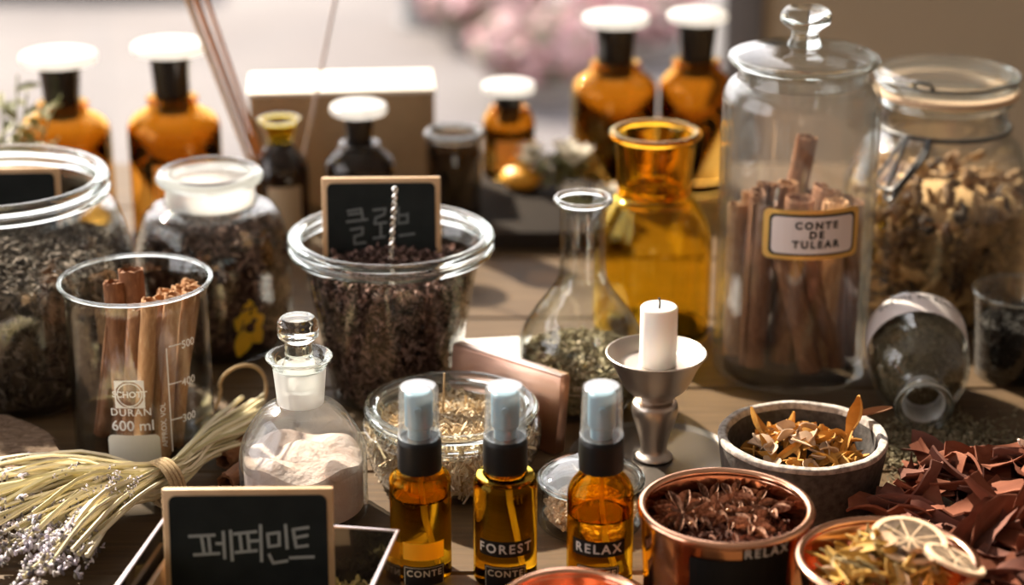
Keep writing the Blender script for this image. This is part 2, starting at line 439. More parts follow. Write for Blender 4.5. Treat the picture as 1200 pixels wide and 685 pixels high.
# table of planks
tb = thing('plank_table', 'brown wooden plank table carrying all the jars and bottles', 'table', (0, 0, 0))
y = .50; k = 0
while y < 1.83:
    w = .1332
    put('plank', box(-.95, .95, y+.0007, y+w-.0007, -.032, 0, .0015, 1), TABLE, tb, smooth=False); y += w; k += 1
put('apron', box(-.90, .90, .56, .58, -.11, -.032), TABLE, tb, smooth=False)
put('apron', box(-.90, .90, 1.75, 1.77, -.11, -.032), TABLE, tb, smooth=False)
for sx in (-.88, .88):
    for sy in (.59, 1.74): put('leg', box(sx-.03, sx+.03, sy-.03, sy+.03, -.75, -.032, .003), TABLE, tb)

# ------------------------------------------------------------------ vessels
def jar(name, label, loc, outer, th=.0028, floor=.006, gm=None, rim=None, cat='jar', n=72, rot=(0,0,0), rm=None):
    t = thing(name, label, cat, loc, rot)
    P, inner = shell(outer, th, floor)
    put('glass_body', lathe(P, n), gm or GL, t, ang=40)
    if rim: put('rim', ring(*rim, n=n), rm or GLR, t, ang=80)
    return t, inner
HERB = lambda nm, cols, **k: pbr(nm, cols[0], .9, spec=.2, island=cols, **k)

# big bulbous jar at the left edge
Y = 1.315; zr = zp(206, Y); X = xp(-5, Y, zr); rr = R(127, Y, zr)
o = rnd([(.07,0),(.080,.004),(.088,.03),(.089,.085),(.080,.124),(rr-.006,zr-.012),(rr-.003,zr)], [0,.01,.03,.04,.02,.006,0], 5)
t, inn = jar('bulbous_jar', 'big wide-mouthed glass jar of dark herb, cut off by the photo edge', (X, Y, 0), o, rim=(rr-.002, zr-.003, .005, .0042))
put('rim_bead', ring(rr-.001, zr-.011, .004, .0028), GLR, t, ang=80)
DK = HERB('dark_dried_herb', [(.022,.018,.013),(.04,.032,.022),(.075,.058,.042),(.20,.165,.135),(.03,.024,.02)])
tm = [strip(random.uniform(.005,.011), random.uniform(.002,.004), .0007, random.uniform(-1,1), random.uniform(-1,1), n=3) for _ in range(6)] + [blob(.0016,1,.3)]
tag(put('dried_herb', fill(inn, .008, .090, tm, 3400, 2600, heap=.012), DK, loc=(X,Y,0)), 'dark brown crumbled herb filling the big jar at the photo edge', 'dried herb', kind='stuff')

# small black sign, generic builder (front face toward -y of the sign)
def sign(name, label, loc, rot, w, h, lines, cm, sw, cut=.0035):
    t = thing(name, label, 'sign', loc, rot)
    mb = MB()
    put('frame', box(-w/2, w/2, -.0015, .003, 0, h, .0008), PINE, t)
    b = put('board', [(x, -.0024 - (0 if False else 0), z) for x, z, _ in [(v[0], v[1], 0) for v in rrect(w-2*cut, h-2*cut, .004)[0]]] and (
        [(v[0], -.0022, v[1]+h/2) for v in rrect(w-2*cut, h-2*cut, .004)[0]] + [(v[0], -.0014, v[1]+h/2) for v in rrect(w-2*cut, h-2*cut, .004)[0]],
        rrect(w-2*cut, h-2*cut, .004)[1]), BLK, t, smooth=False)
    if lines:
        V, F = strokes(lines, sw)
        put('chalk_writing', ([(v[0], -.0026, v[1]) for v in V], F), cm, b, smooth=False)
    return t
def sl(lines, x0, x1, y0, y1, w, h, cut=.0035):
    """strokes measured in a picture of the board -> board millimetres"""
    return [[(-w/2+cut+(a-x0)/(x1-x0)*(w-2*cut), cut+(y1-b)/(y1-y0)*(h-2*cut)) for a, b in ln] for ln in lines]
Ys = 1.345; zt = zp(200, Ys)
sign('chalkboard_tag', 'small black chalkboard tag stuck inside the jar at the photo edge', (xp(18, Ys, zt-.03), Ys, zt-.062), (math.radians(-8),0,math.radians(3)), .062, .062,
     [[(-.02,.018),(-.012,.018)],[(-.01,.022),(-.004,.021)],[(-.002,.018),(.006,.019)],[(-.018,.024),(-.012,.024)],[(.009,.017),(.009,.023)],[(.004,.024),(.010,.024)]], CHALK, .0016)

# wide-necked reagent jar with frosted neck
Y = 1.385; zr = zp(199, Y); X = xp(250, Y, .07); rn = R(61, Y, zr)
o = rnd([(.044,0),(.052,.003),(.055,.02),(.0555,.076),(.047,.102),(.033,.108),(.0325,.1105)], [0,.006,.01,.022,.016,.004,0], 6)
t, inn = jar('reagent_jar', 'wide-necked clear glass reagent jar of dark tea with one yellow flower', (X, Y, 0), o)
zn = .107
put('frosted_neck', lathe(rnd([(.0315,zn),(rn-.005,zr-.012),(rn-.004,zr-.004),(rn-.007,zr-.004),(rn-.0075,zr-.012),(.029,zn),(.0315,zn)], .001), 64), FROST, t)
put('rim', ring(rn-.004, zr-.0045, .0052, .0048), GLR, t, ang=80)
TEA = HERB('dark_tea_leaf', [(.016,.009,.007),(.04,.02,.014),(.08,.042,.03),(.24,.15,.115),(.025,.014,.011)])
tm = [strip(random.uniform(.006,.013), random.uniform(.003,.007), .0009, random.uniform(-2,2), random.uniform(-1,1), cup=.3, n=3) for _ in range(7)]
tag(put('tea_leaves', fill(inn, .008, .088, tm, 1900, 800, heap=.009), TEA, loc=(X,Y,0)), 'dark brown curled tea leaves packed in the frosted-necked jar', 'dried tea', kind='stuff')
# the yellow flower pressed against the wall
YEL = pbr('yellow_petal', (.95,.62,.03), .6, trans=.35)
ph = face(X, Y) + .45; zc = zp(388, Y-.05)
f = thing('yellow_flower', 'yellow dried flower pressed against the inside of the frosted-necked jar', 'flower', (X+.0512*math.sin(ph), Y-.0512*math.cos(ph), zc), (0,0,ph))
for k, (a, l) in enumerate([(.5,.014),(1.5,.021),(2.5,.014),(4.3,.024),(5.3,.017)]):
    V, F = strip(l, .0135, .0009, .5, taper='leaf', cup=.12, n=10)
    put('petal', ([(v[0]+l*.45, v[2], v[1]) for v in V], F), YEL, f, rot=(0, -a, 0))
put('flower_centre', blob(.0035, 2, .1), pbr('flower_centre', (.05,.02,.01), .8), f, loc=(0,-.001,0))

# tapered open jar of cloves
Y = 1.292; zr = zp(273, Y); X = xp(459, Y, zr*.8); rr = R(120, Y, zr)
o = rnd([(.036,0),(.042,.002),(.0435,.012),(rr-.010,zr-.018),(rr-.006,zr-.010),(rr-.004,zr)], [0,.004,.006,.02,.006,0], 5)
t, inn = jar('tapered_jar', 'tapered open glass jar of dark cloves under a chalkboard tag', (X, Y, 0), o, rim=(rr-.0035, zr-.002, .0045, .003))
put('rim_bead', ring(rr-.003, zr-.0095, .0038, .0026), GLR, t, ang=80)
CLV = HERB('clove', [(.012,.007,.006),(.025,.013,.011),(.055,.028,.022),(.34,.21,.18),(.02,.012,.010)])
cl = MB(); cl.add(tube([(-.006,0,0),(.004,0,0)], [.0007,.0012], 5)); cl.add(blob(.0017,1,.2), None, (.0055,0,0))
cl2 = strip(.008,.004,.0009,1.2,.5,n=3)
tag(put('cloves', fill(inn, .006, zr-.026, [cl.vf, cl.vf, cl2, blob(.0022,1,.3)], 3200, 2600, heap=.008), CLV, loc=(X,Y,0)), 'dark brown cloves filling the tapered open jar', 'cloves', kind='stuff')
CL = (X, Y, zr)
w, h = R(140, Y, zr), .062
L = sl([[(355,250),(432,240),(440,282)],[(360,265),(432,258)],[(350,296),(465,286)],[(370,330),(438,322),(436,350),(390,360),(390,392),(452,386)],
        [(500,246),(570,240),(560,266),(512,280),(506,306),(572,300)],[(540,310),(540,358)],[(498,368),(562,362)],
        [(640,235),(640,305),(692,300),(692,262)],[(640,270),(690,268)],[(645,358),(728,350)],[(390,460),(520,438)]], 240, 850, 130, 480, w, h)
zt = zp(213, Y+.012)
sign('chalkboard_tag', 'small wood-framed chalkboard tag with faded chalk writing, standing in the clove jar', (xp(447, Y+.012, zt-.03), Y+.012, zt-h*.985), (math.radians(-9), 0, math.radians(1.5)), w, h, L, CHALKD, .0016)
# twisted bright wire pick in front of the tag
a0 = Vector((xp(457, Y-.02, zr), Y-.02, zr-.012)); a1 = Vector((xp(464, Y-.018, zr), Y-.018, zp(222, Y-.018)))
mb = MB()
for s in (0, PI):
    mb.add(tube([a0+(a1-a0)*(k/40) + Vector((math.cos(k*.8+s), math.sin(k*.8+s), 0))*.0013 for k in range(41)], .0009, 6))
w_ = put('twisted_wire_pick', mb.vf, SILV); tag(w_, 'twisted shiny wire pick upright before the chalkboard tag in the clove jar', 'wire pick')
mb = MB(); mb.add(blob(.0023, 2), None, tuple(a1)); put('wire_tip', mb.vf, SILV, w_)

# beaker with printed scale and cinnamon sticks
Y = 1.206; zr = zp(327, Y); X = xp(165, Y, zr/2); rb = .0448
o = rnd([(.036,0),(rb-.001,0),(rb,.008),(rb,zr-.008),(rb+.0025,zr-.0012),(rb+.003,zr)], [0,.006,.004,.006,.002,0], 5)
t, inn = jar('beaker', 'glass laboratory beaker with white printed scale, holding cinnamon sticks', (X, Y, 0), o, th=.0016, floor=.003, cat='beaker', rim=(rb+.0022, zr, .0016, .0013))
V, F = strip(.016, .012, .0014, .5, taper='leaf', cup=.35)
put('spout', (V, F), GL, t, loc=((rb+.004)*math.cos(PI*.93), (rb+.004)*math.sin(PI*.93), zr-.001), rot=(0,-.15,PI*.93))
fb = face(X, Y); rp = rb+.0002; Yf = Y-rb
pr = MB()
def onb(vf, px, py, M=pr):
    ph = fb + math.asin(max(-.98, min(.98, (px-(150+py*.043)+.0)/86.0))); M.add(wrap(vf, rp, ph, zp(py, Y-rb*math.cos(ph-fb))))
sq = .0088
lg = [[(-sq,-sq),(sq,-sq),(sq,sq),(-sq,sq),(-sq,-sq)]]
onb(strokes(lg, .0010), 154, 462)
cir = [[(sq*.86*math.cos(2*PI*k/28), sq*.86*math.sin(2*PI*k/28)) for k in range(29)]]
onb(strokes(cir, .0007), 154, 462)
for sx in (-1,1):
    for sy in (-1,1): onb(([(sx*sq,sy*sq,0),(sx*sq*.35,sy*sq,0),(sx*sq*.72,sy*sq*.72,0),(sx*sq,sy*sq*.35,0)],[(0,1,2,3)]), 154, 462)
onb(text('SCHOTT', .0056, bold=.00014), 154, 462)
onb(text('DURAN', .0068, bold=.00008, space=1.15), 155, 483)
onb(text('600 ml', .0098, bold=.0001), 157, 499)
put('printed_marks', pr.vf, PRINT, t, smooth=False)
pa = MB(); onb(rrect(.033, .0205, .004), 158, 527, pa); put('writing_patch', pa.vf, PATCH, t, smooth=False)
sc_ = MB()
onb(strokes([[(0,-.033),(0,.036)]], .0009), 201, 474, sc_)
for py, s in ((409,'500'),(453,'400'),(495,'300')):
    onb(grid(0, .009, -.0004, .0004, 6, 1), 201, py, sc_); onb(text(s, .0072, 'CENTER', .00008), 224, py-3, sc_)
V, F = text('APPROX. VOL', .0048, bold=.00004); onb(([(-v[1], v[0], 0) for v in V], F), 194, 500, sc_)
put('printed_scale', sc_.vf, PRINT, t, smooth=False)

def scroll(L, r, turns=1.35, th=.0011, double=True, wob=.04, nz=7, rough=.0003):
    """rolled bark quill along z"""
    V, F = [], []
    m = 26; prof = []
    for k in range(m+1):
        s = k/m
        if double:
            if s < .5: a = -turns*2*PI*(.5-s)*2*.75+PI/2; rr_ = r*(.28+.27*s*2); cx = -r*.45
            else: a = PI/2-(s-.5)*2*turns*2*PI*.75; rr_ = r*(.55-.27*(s-.5)*2); cx = r*.45
            if s < .5: p = (cx+rr_*math.cos(PI/2+(.5-s)*2*turns*2*PI*.75), rr_*math.sin(PI/2+(.5-s)*2*turns*2*PI*.75))
            else: p = (cx+rr_*math.cos(a), rr_*math.sin(a))
        else:
            a = turns*2*PI*s; rr_ = r*(1-.28*(1-s)); p = (rr_*math.cos(a), rr_*math.sin(a))
        prof.append(np.array(p))
    pts = []
    for k in range(m+1):
        d = prof[min(k+1,m)]-prof[max(k-1,0)]; d = d/(np.linalg.norm(d)+1e-9); n = np.array((-d[1], d[0]))
        pts.append((prof[k]+n*th/2, prof[k]-n*th/2))
    sect = [p[0] for p in pts] + [p[1] for p in pts[::-1]]; M = len(sect)
    ph = random.uniform(0,6)
    for j in range(nz+1):
        z = L*j/nz; ox = wob*r*math.sin(ph+j*.9); oy = wob*r*math.cos(ph*1.3+j*.7); q = 1+random.uniform(-.04,.04)
        for p in sect: V.append((p[0]*q+ox+random.uniform(-rough,rough), p[1]*q+oy+random.uniform(-rough,rough), z + (random.uniform(-.001,.001) if j in (0,nz) else 0)))
    for j in range(nz):
        for k in range(M): F.append((j*M+k, j*M+(k+1)%M, (j+1)*M+(k+1)%M, (j+1)*M+k))
    h2 = len(pts)
    for j in (0, nz):
        for k in range(h2-1):
            q = (j*M+k, j*M+k+1, j*M+M-2-k, j*M+M-1-k); F.append(q if j == nz else q[::-1])
    return V, F
def stick(base, top, r, m, label, group, double=False, turn=0, turns=1.4):
    base, top = Vector(base), Vector(top); d = top-base
    o_ = put('cinnamon_stick', scroll(d.length, r, double=double, turns=turns), m, loc=base, ang=50)
    q = d.to_track_quat('Z', 'Y') @ Euler((0,0,turn)).to_quaternion(); o_.rotation_mode = 'QUATERNION'; o_.rotation_quaternion = q
    tag(o_, label, 'cinnamon stick', group); return o_
random.seed(21)
B = Vector((X, Y, 0))
def inb(px, py, dy, z): return Vector((xp(px, Y+dy, z), Y+dy, z))
LBs = 'pale cinnamon stick standing in the printed glass beaker'
zt = zp(318, Y+.0)
stick(inb(176,0,-.008,.006), inb(154, 0, .004, zp(316, Y+.004)), .0082, CINN, 'thickest dark cinnamon stick, rising above the beaker rim', 'cinnamon sticks in the beaker', turns=1.3)
stick(inb(150,0,-.012,.006), inb(133, 0, -.002, zp(330, Y-.002)), .0065, CINN, 'dark cinnamon stick leaning just behind the thickest one in the beaker', 'cinnamon sticks in the beaker')
BS = sorted([(120,136,362,.004,.0050),(138,150,352,.020,.0055),(150,160,360,-.030,.0052),(165,176,352,-.036,.0050),(172,188,349,-.014,.0055),(166,194,341,.022,.0050),(184,204,346,-.026,.0052),(178,212,338,.010,.0055),(190,222,330,.020,.0048),(200,228,336,-.004,.0050),(206,234,342,-.016,.0045),(192,216,350,-.034,.0046)], key=lambda q: q[1])
ORD0 = ['first','second','third','fourth','fifth','sixth','seventh','eighth','ninth','tenth','eleventh','twelfth']
for k, (px0, px1, py1, dy, r_) in enumerate(BS):
    a_, b_ = inb(px0,0,dy*.8,.006), inb(px1,0,dy,zp(py1, Y+dy))
    for q_ in (a_, b_):
        d_ = math.hypot(q_.x-X, q_.y-Y); lim = .0425-r_
        if d_ > lim: q_.x = X+(q_.x-X)*lim/d_; q_.y = Y+(q_.y-Y)*lim/d_
    stick(a_, b_, r_, CINN if k < 3 else CINL, ORD0[k]+' slim cinnamon stick from the left in the printed beaker', 'cinnamon sticks in the beaker', turn=random.uniform(0,6))

# stoppered bottle of pink-white powder
Y = 1.112; zr = zp(417, Y); X = xp(354, Y, .05); rB = .0383
o = rnd([(.034,0),(rB,.0),(rB,.045),(.024,.067),(.0142,.0715),(.0135,.0735)], [0,.004,.028,.012,.003,0], 7)
t, inn = jar('stoppered_bottle', 'clear glass bottle with a flat glass stopper, holding pinkish white powder', (X, Y, 0), o, th=.002, cat='bottle', gm=GLH)
rl = R(40, Y, zr)
put('ground_neck', lathe(rnd([(.0138,.0715),(.0158,zr-.006),(.0138,zr-.006),(.0115,.0715),(.0138,.0715)], .0008), 48), FROST, t)
put('flared_lip', lathe(rnd([(.0152,zr-.0075),(rl-.002,zr-.002),(rl,zr),(rl-.001,zr+.001),(rl-.005,zr-.0005),(.0115,zr-.006),(.0152,zr-.0075)], [0,.002,.001,.001,.003,.001,0]), 56), GLR, t, ang=60)
zs = zp(371, Y); rs = R(24.5, Y, zs)
put('stopper', lathe(rnd([(0,zr-.022),(.0085,zr-.022),(.0112,zr-.007),(.0085,zr-.002),(.0080,zs-.0145),(rs,zs-.0120),(rs,zs-.0028),(rs-.0025,zs),(0,zs)], [0,.001,.003,.003,.002,.002,.0008,.0008,0]), 8*6), GLR, t, ang=50)
POW = pbr('pinkish_white_powder', (.50,.42,.39), .9, noise=(70,(.42,.30,.25),.8), bump=(140,.6,.004))
pv = [(0,.0045)] + [(max(interp(inn, z)-.0008,.001), z) for z in (.0047,.012,.02,.03,.036)]
V, F = lathe(pv + [(pv[-1][0]*.75,.0415),(pv[-1][0]*.45,.039),(0,.044)], 48)
V = [(v[0], v[1], v[2] + (.0035*math.sin(v[0]*130+1)*math.cos(v[1]*110) if v[2] > .0355 else 0)) for v in V]
tag(put('powder', (V, F), POW, loc=(X,Y,0)), 'pinkish white powder filling the lower half of the stoppered bottle', 'powder', kind='stuff')

# low open jar of chopped straw
Y = 1.16; zr = zp(473, Y); X = xp(529, Y, zr*.6); rr = R(101, Y, zr)
o = rnd([(.040,0),(.046,.002),(.050,.010),(.0565,.026),(.0555,.038),(.0475,zr-.013),(.0475,zr-.007),(rr-.004,zr-.002),(rr-.003,zr)], [0,.004,.012,.012,.01,.005,.003,.002,0], 5)
t, inn = jar('low_jar', 'low round glass jar of chopped straw behind the spray bottles', (X, Y, 0), o, gm=GLH2, rim=(rr-.003, zr-.002, .0042, .003))
put('rim_bead', ring(rr-.0055, zr-.0085, .004, .003), GLR, t, ang=80)
STR = HERB('chopped_straw', [(.60,.46,.28),(.74,.63,.45),(.40,.25,.11),(.80,.72,.58),(.28,.16,.06)])
tm = [strip(random.uniform(.008,.016), random.uniform(.0008,.0018), .0006, random.uniform(-.3,.3), 0, 'flat', n=2) for _ in range(7)]
tag(put('chopped_straw', fill(inn, .006, zr-.016, tm, 2200, 1800, heap=.004, size=(.7,1.1)), STR, loc=(X,Y,0)), 'pale golden chopped straw in the low round jar', 'dried straw', kind='stuff')
tag(put('thin_stick', tube([(xp(518,Y+.008,zr-.02),Y+.008,zr-.022),(xp(521,Y+.006,zr+.01),Y+.006,zp(437,Y+.006))], [.0007,.0006], 6), TWINE), 'thin upright brown stick standing in the chopped straw', 'stick')

# copper leaning block behind the low jar
t = thing('copper_block', 'rose copper block leaning between the low jar and the round flask', 'metal block', (-.008, 1.217, .0006), (math.radians(-7), 0, math.radians(-39)))
put('block_body', box(-.0455, .0455, 0, .010, 0, .052, .0012), COPB, t)
put('lit_top_sheet', box(-.0445, .0445, .0006, .0094, .052, .0532, .0004), pbr('lit_copper_top', (.86,.66,.55), .35, 1), t)  # paler copper sheet paints the light falling on the block's top

# round flask with tall neck
Y = 1.272; zr = zp(232, Y); X = xp(682, Y, .07); rn = R(32, Y, zr); rbq = .0432
o = [(.022,0)] + spl([(.028,.0005),(.037,.009),(.0425,.024),(rbq,.036),(.0405,.052),(.0325,.067),(.0235,.079),(rn-.001,.090),(rn-.0025,.102),(rn-.0025,.118)], 5) + [(rn-.0025,zr-.006),(rn,zr-.002),(rn+.0005,zr)]
t, inn = jar('round_flask', 'round-bodied glass flask with a tall open neck, green herb inside', (X, Y, 0), o, th=.0016, floor=.003, cat='flask', rim=(rn-.0002, zr-.0008, .0023, .0021))
GRN = HERB('grey_green_herb', [(.20,.17,.10),(.32,.28,.17),(.11,.095,.05),(.42,.37,.25),(.24,.20,.14)])
tm = [strip(random.uniform(.006,.012), random.uniform(.003,.006), .0008, random.uniform(-2,2), random.uniform(-1,1), cup=.3, n=3) for _ in range(7)]
tag(put('green_herb', fill(inn, .004, .036, tm, 1100, 1000, heap=.006), GRN, loc=(X,Y,0)), 'crumbled grey-green herb lying in the round flask', 'dried herb', kind='stuff')
pr = MB(); ph = face(X, Y)
rf = lambda z: interp(o, z)+.0003
pr.add(wrap(text('300 ml', .0075, bold=.0001), rf, ph-.18, .030)); pr.add(wrap(grid(-.022,.012,-.0004,.0004), rf, ph-.05, .0245))
put('printed_marks', pr.vf, pbr('faded_print', (.55,.50,.38), .6), t, smooth=False)
# white paper sheet below the flask
tag(put('paper_sheet', box(-.06,.02,-.05,.035,0,.0008), pbr('white_paper', (.86,.86,.86), .7), loc=(xp(600,1.36,0),1.355,.0002), rot=(0,0,math.radians(8))), 'white paper sheet on the table behind the round flask', 'paper')

# honey amber reagent bottle, open, funnel neck
Y = 1.405; zr = zp(155, Y); X = xp(766, Y, .09); rr = R(52.5, Y, zr); rB = R(69, Y, .06)
o = rnd([(.036,0),(rB-.001,.002),(rB,.012),(rB,.080),(.030,.103),(.0255,.106),(.0265,.112)], [0,.005,.01,.03,.012,.003,0], 7)
t, inn = jar('amber_reagent_bottle', 'honey amber glass bottle with an open funnel neck behind the candle', (X, Y, 0), o, th=.0024, cat='bottle', gm=AMBYR)
put('funnel_neck', lathe(rnd([(.0262,.109),(rr-.0035,zr-.006),(rr-.0015,zr),(rr-.006,zr),(rr-.008,zr-.007),(.0205,.112),(.0215,.107),(.0262,.109)], [0,.003,.002,.001,.004,.006,.001,0]), 64), real_glass('honey_amber_neck', (.97,.80,.32)), t, ang=50)
put('rim', ring(rr-.0018, zr-.0008, .0032, .0026), real_glass('pale_amber_rim', (1,.86,.55)), t, ang=80)

# pewter candlestick with candle
Y = 1.18; zr = zp(413, Y); X = xp(768, Y, .05); rc = R(60, Y, zr)
t = thing('candlestick', 'pewter candlestick with a flared cup, holding a short white candle', 'candlestick', (X, Y, .0035))
zr -= .0035
put('stem', lathe(spl([(0,.0),(.011,.0),(.0115,.002),(.0085,.005),(.0090,.012),(.0118,.022),(.0145,.032),(.0138,.038),(.0095,zr-.032),(.0085,zr-.029)], 6), 48), PEW, t, ang=60)
put('cup', lathe(rnd([(0,zr-.031),(.0115,zr-.031),(.0125,zr-.0285),(.0205,zr-.022),(.0262,zr-.0085),(rc-.001,zr-.001),(rc,zr),(rc-.001,zr+.0008),(.0250,zr-.004),(.0215,zr-.0075),(0,zr-.0075)], [0,.001,.001,.008,.007,.002,.0006,.001,.004,.003,0], 6), 64), PEW, t, ang=50)
zc = zp(356, Y); rk = R(22, Y, zc)
k_ = thing('candle', 'short white unlit candle standing in the pewter candlestick', 'candle', (xp(771, Y, zr), Y, zr-.0039))
put('wax', lathe(rnd([(0,0),(rk,0),(rk,zc-zr+.002),(rk-.002,zc-zr+.003),(.003,zc-zr+.001),(0,zc-zr+.001)], [0,.0006,.0012,.001,.001,0]), 40), WAX, k_)
put('wick', tube([(0,0,zc-zr),(.0004,0,zc-zr+.005),(-.0003,0,zc-zr+.008)], .0007, 6), WICK, k_)
tag(put('round_tray', lathe(rnd([(0,0),(.050,0),(.054,.004),(.0530,.0045),(.049,.0022),(0,.0022)], .001), 64), pbr('dull_dark_tin', (.075,.062,.052), .45, .5), loc=(X, Y, .0004)), 'dull dark tin round tray under the pewter candlestick', 'tray')

# tall lidded jar with label and cinnamon bark
Y = 1.338; X = xp(931, Y, .09); rB = .0535; zsld = zp(100, Y)
o = rnd([(.046,0),(rB,.001),(rB,.012),(rB,zsld-.006),(rB-.004,zsld+.002),(.044,zsld+.004),(.0435,zsld+.0115)], [0,.004,.01,.012,.004,.002,0], 6)
t, inn = jar('lidded_jar', 'tall cylindrical glass jar with knobbed lid and framed paper label', (X, Y, 0), o, th=.0034, floor=.012, gm=GLH2)
zl = zsld+.0125; rl = R(88, Y, zl+.008); zk = zp(6, Y)
ld = put('lid', lathe(rnd([(0,zl-.01),(.040,zl-.01),(.0425,zl-.001),(rl-.008,zl+.0),(rl,zl+.005),(rl-.001,zl+.009),(rl-.012,zl+.0125),(.012,zl+.0155),(0,zl+.0155)], [0,.003,.002,.004,.003,.003,.008,.004,0]), 72), GL, t, ang=45)
put('lid_rim', ring(rl-.0025, zl+.0062, .0034, .003), GLR, ld, ang=80)
put('knob', lathe(rnd([(0,zl+.014),(.0125,zl+.0145),(.0095,zl+.020),(.0085,zk-.017),(R(30,Y,zk),zk-.011),(R(30,Y,zk),zk-.006),(.0125,zk-.0005),(0,zk-.001)], [0,.002,.004,.004,.006,.004,.006,0], 5), 48), GLR, ld, ang=60)
ph = face(X, Y) + .235; zc = zp(276, Y-rB); lw, lh = .0690, .0345
lb = put('label', wrap(rrect(lw, lh, .0045), rB+.0003, ph, zc), GOLD, t, smooth=False)
put('label_border', wrap(rrect(lw*.885, lh*.83, .004), rB+.0006, ph, zc), INK, lb, smooth=False)
put('label_paper', wrap(rrect(lw*.83, lh*.74, .0035), rB+.0009, ph, zc), PAPER, lb, smooth=False)
pr = MB()
for s, dz in (('CONTE',.0068),('DE',.0003),('TULEAR',-.0064)): pr.add(wrap(text(s, .0070, bold=.0003, space=1.4), rB+.0012, ph+.03, zc+dz))
put('lettering', pr.vf, INK, lb, smooth=False)
random.seed(33)
ORD = ['first','second','third','fourth','fifth','sixth','seventh','eighth','ninth','tenth','eleventh','twelfth','thirteenth','fourteenth','fifteenth','sixteenth','seventeenth']
def clampin(p, X, Y, rmax):
    d = math.hypot(p.x-X, p.y-Y)
    return p if d <= rmax else Vector((X+(p.x-X)*rmax/d, Y+(p.y-Y)*rmax/d, p.z))
QU = sorted([(856,866,238,-.008,.0085,1),(868,878,228,-.028,.0100,1),(884,893,240,-.036,.0085,0),(884,903,216,-.004,.0090,1),(960,905,252,-.038,.0088,0),(900,925,214,.006,.0078,0),(990,930,262,-.033,.0080,0),(925,938,232,-.020,.0105,0),
      (905,945,160,.022,.0080,0),(938,955,226,.010,.0105,1),(945,968,220,-.012,.0110,1),(970,980,236,-.030,.0085,0),(1000,987,232,-.016,.0095,1),(1000,1003,236,.004,.0090,1),(880,886,224,.022,.0095,1),(965,985,226,.026,.0095,1)], key=lambda q: q[1])
for k, (px0, px1, py1, dy, r_, dbl) in enumerate(QU):
    zt = zp(py1, Y+dy)
    b = clampin(Vector((xp(px0-8, Y+dy*.9, .014), Y+dy*.9, .0135)), X, Y, .0485-r_); tp = clampin(Vector((xp(px1, Y+dy, zt), Y+dy, zt)), X, Y, .0490-r_)
    lab = 'tallest cinnamon quill in the lidded jar, rising well above the others' if py1 == 160 else ORD[k]+' cinnamon quill top from the left in the tall lidded jar'
    stick(b, tp, r_, CINL if k in (0,2,6,12) else CINN, lab, 'cinnamon quills in the lidded jar', double=bool(dbl), turn=random.uniform(0,6), turns=1.2)

# clip-top jar with curly brown moss
Y = 1.46; zr = zp(108, Y); X = xp(1100, Y, .09); rn = R(80, Y, zr); zw = zr-.024; rB = .0715
o = rnd([(.058,0),(rB-.002,.002),(rB,.014),(rB,.096),(.056,zw-.012),(rn-.004,zw-.006),(rn-.004,zr)], [0,.008,.012,.035,.012,.006,0], 7)
t, inn = jar('clip_top_jar', 'big clip-top glass jar with wire bail and tan gasket, full of brown moss', (X, Y, 0), o, th=.003)
put('neck_wire', ring(rn-.0022, zw, .0017, .0017), STEEL, t)
put('neck_bead', ring(rn-.0045, zr-.004, .004, .004), GLR, t, ang=80)
put('gasket', lathe(rnd([(rn-.012,zr),(rn+.0025,zr),(rn+.0025,zr+.0042),(rn-.012,zr+.0042),(rn-.012,zr)], .0008), 64), pbr('tan_rubber', (.62,.43,.28), .7), t)
ld = put('lid', lathe(rnd([(0,zr+.005),(rn-.006,zr+.0045),(rn+.002,zr+.0055),(rn+.002,zr+.013),(rn-.006,zr+.018),(0,zr+.019)], [0,.002,.002,.004,.006,0]), 64), GLH, t, ang=45)
put('lid_rim', ring(rn-.0012, zr+.011, .0035, .0045), GLR, ld, ang=80)
put('lid_wire', ring(rn+.002, zr+.0135, .0013, .0013), STEEL, ld)
fj = face(X, Y) - .50
def cyl(r, a, z): return (r*math.sin(a), -r*math.cos(a), z)
put('lid_loop', tube(spl([cyl(rn+.001,fj+.05,zr+.0145),cyl(rn+.004,fj+.07,zr+.019),cyl(rn+.005,fj+.28,zr+.0185),cyl(rn+.002,fj+.34,zr+.0135)],6), .0013, 8), STEEL, ld)
bl = [cyl(rn,fj-.06,zw+.001),cyl(rn+.006,fj-.10,zw-.008),cyl(rn+.018,fj-.20,zw-.028),cyl(rn+.021,fj-.17,zw-.033),cyl(rn+.022,fj-.02,zw-.034),cyl(rn+.021,fj+.08,zw-.030),cyl(rn+.008,fj+.26,zw-.008),cyl(rn,fj+.28,zw+.001)]
put('wire_bail', tube(spl(bl, 5), .0014, 8), STEEL, t)
bl = [cyl(rn+.001,fj+.0,zw+.002),cyl(rn+.010,fj-.02,zw-.014),cyl(rn+.020,fj-.05,zw-.034),cyl(rn+.024,fj-.03,zw-.040),cyl(rn+.024,fj+.04,zw-.040),cyl(rn+.020,fj+.09,zw-.033),cyl(rn+.010,fj+.30,zw-.010),cyl(rn+.001,fj+.33,zw+.002)]
put('wire_latch', tube(spl(bl, 5), .0016, 8), STEEL, t)
MOSS = pbr('curly_brown_moss', (.42,.25,.10), .8, island=[(.09,.045,.02),(.32,.18,.07),(.54,.34,.145),(.20,.105,.042),(.04,.022,.012)], bump=(500,.6,.002))
random.seed(5); mb = MB()
core = [(0,.006)] + [(max(interp(inn,z)-.014,.002),z) for z in (.007,.03,.06,.088)] + [(.03,.097),(0,.099)]
mb.add(lathe(core, 32))
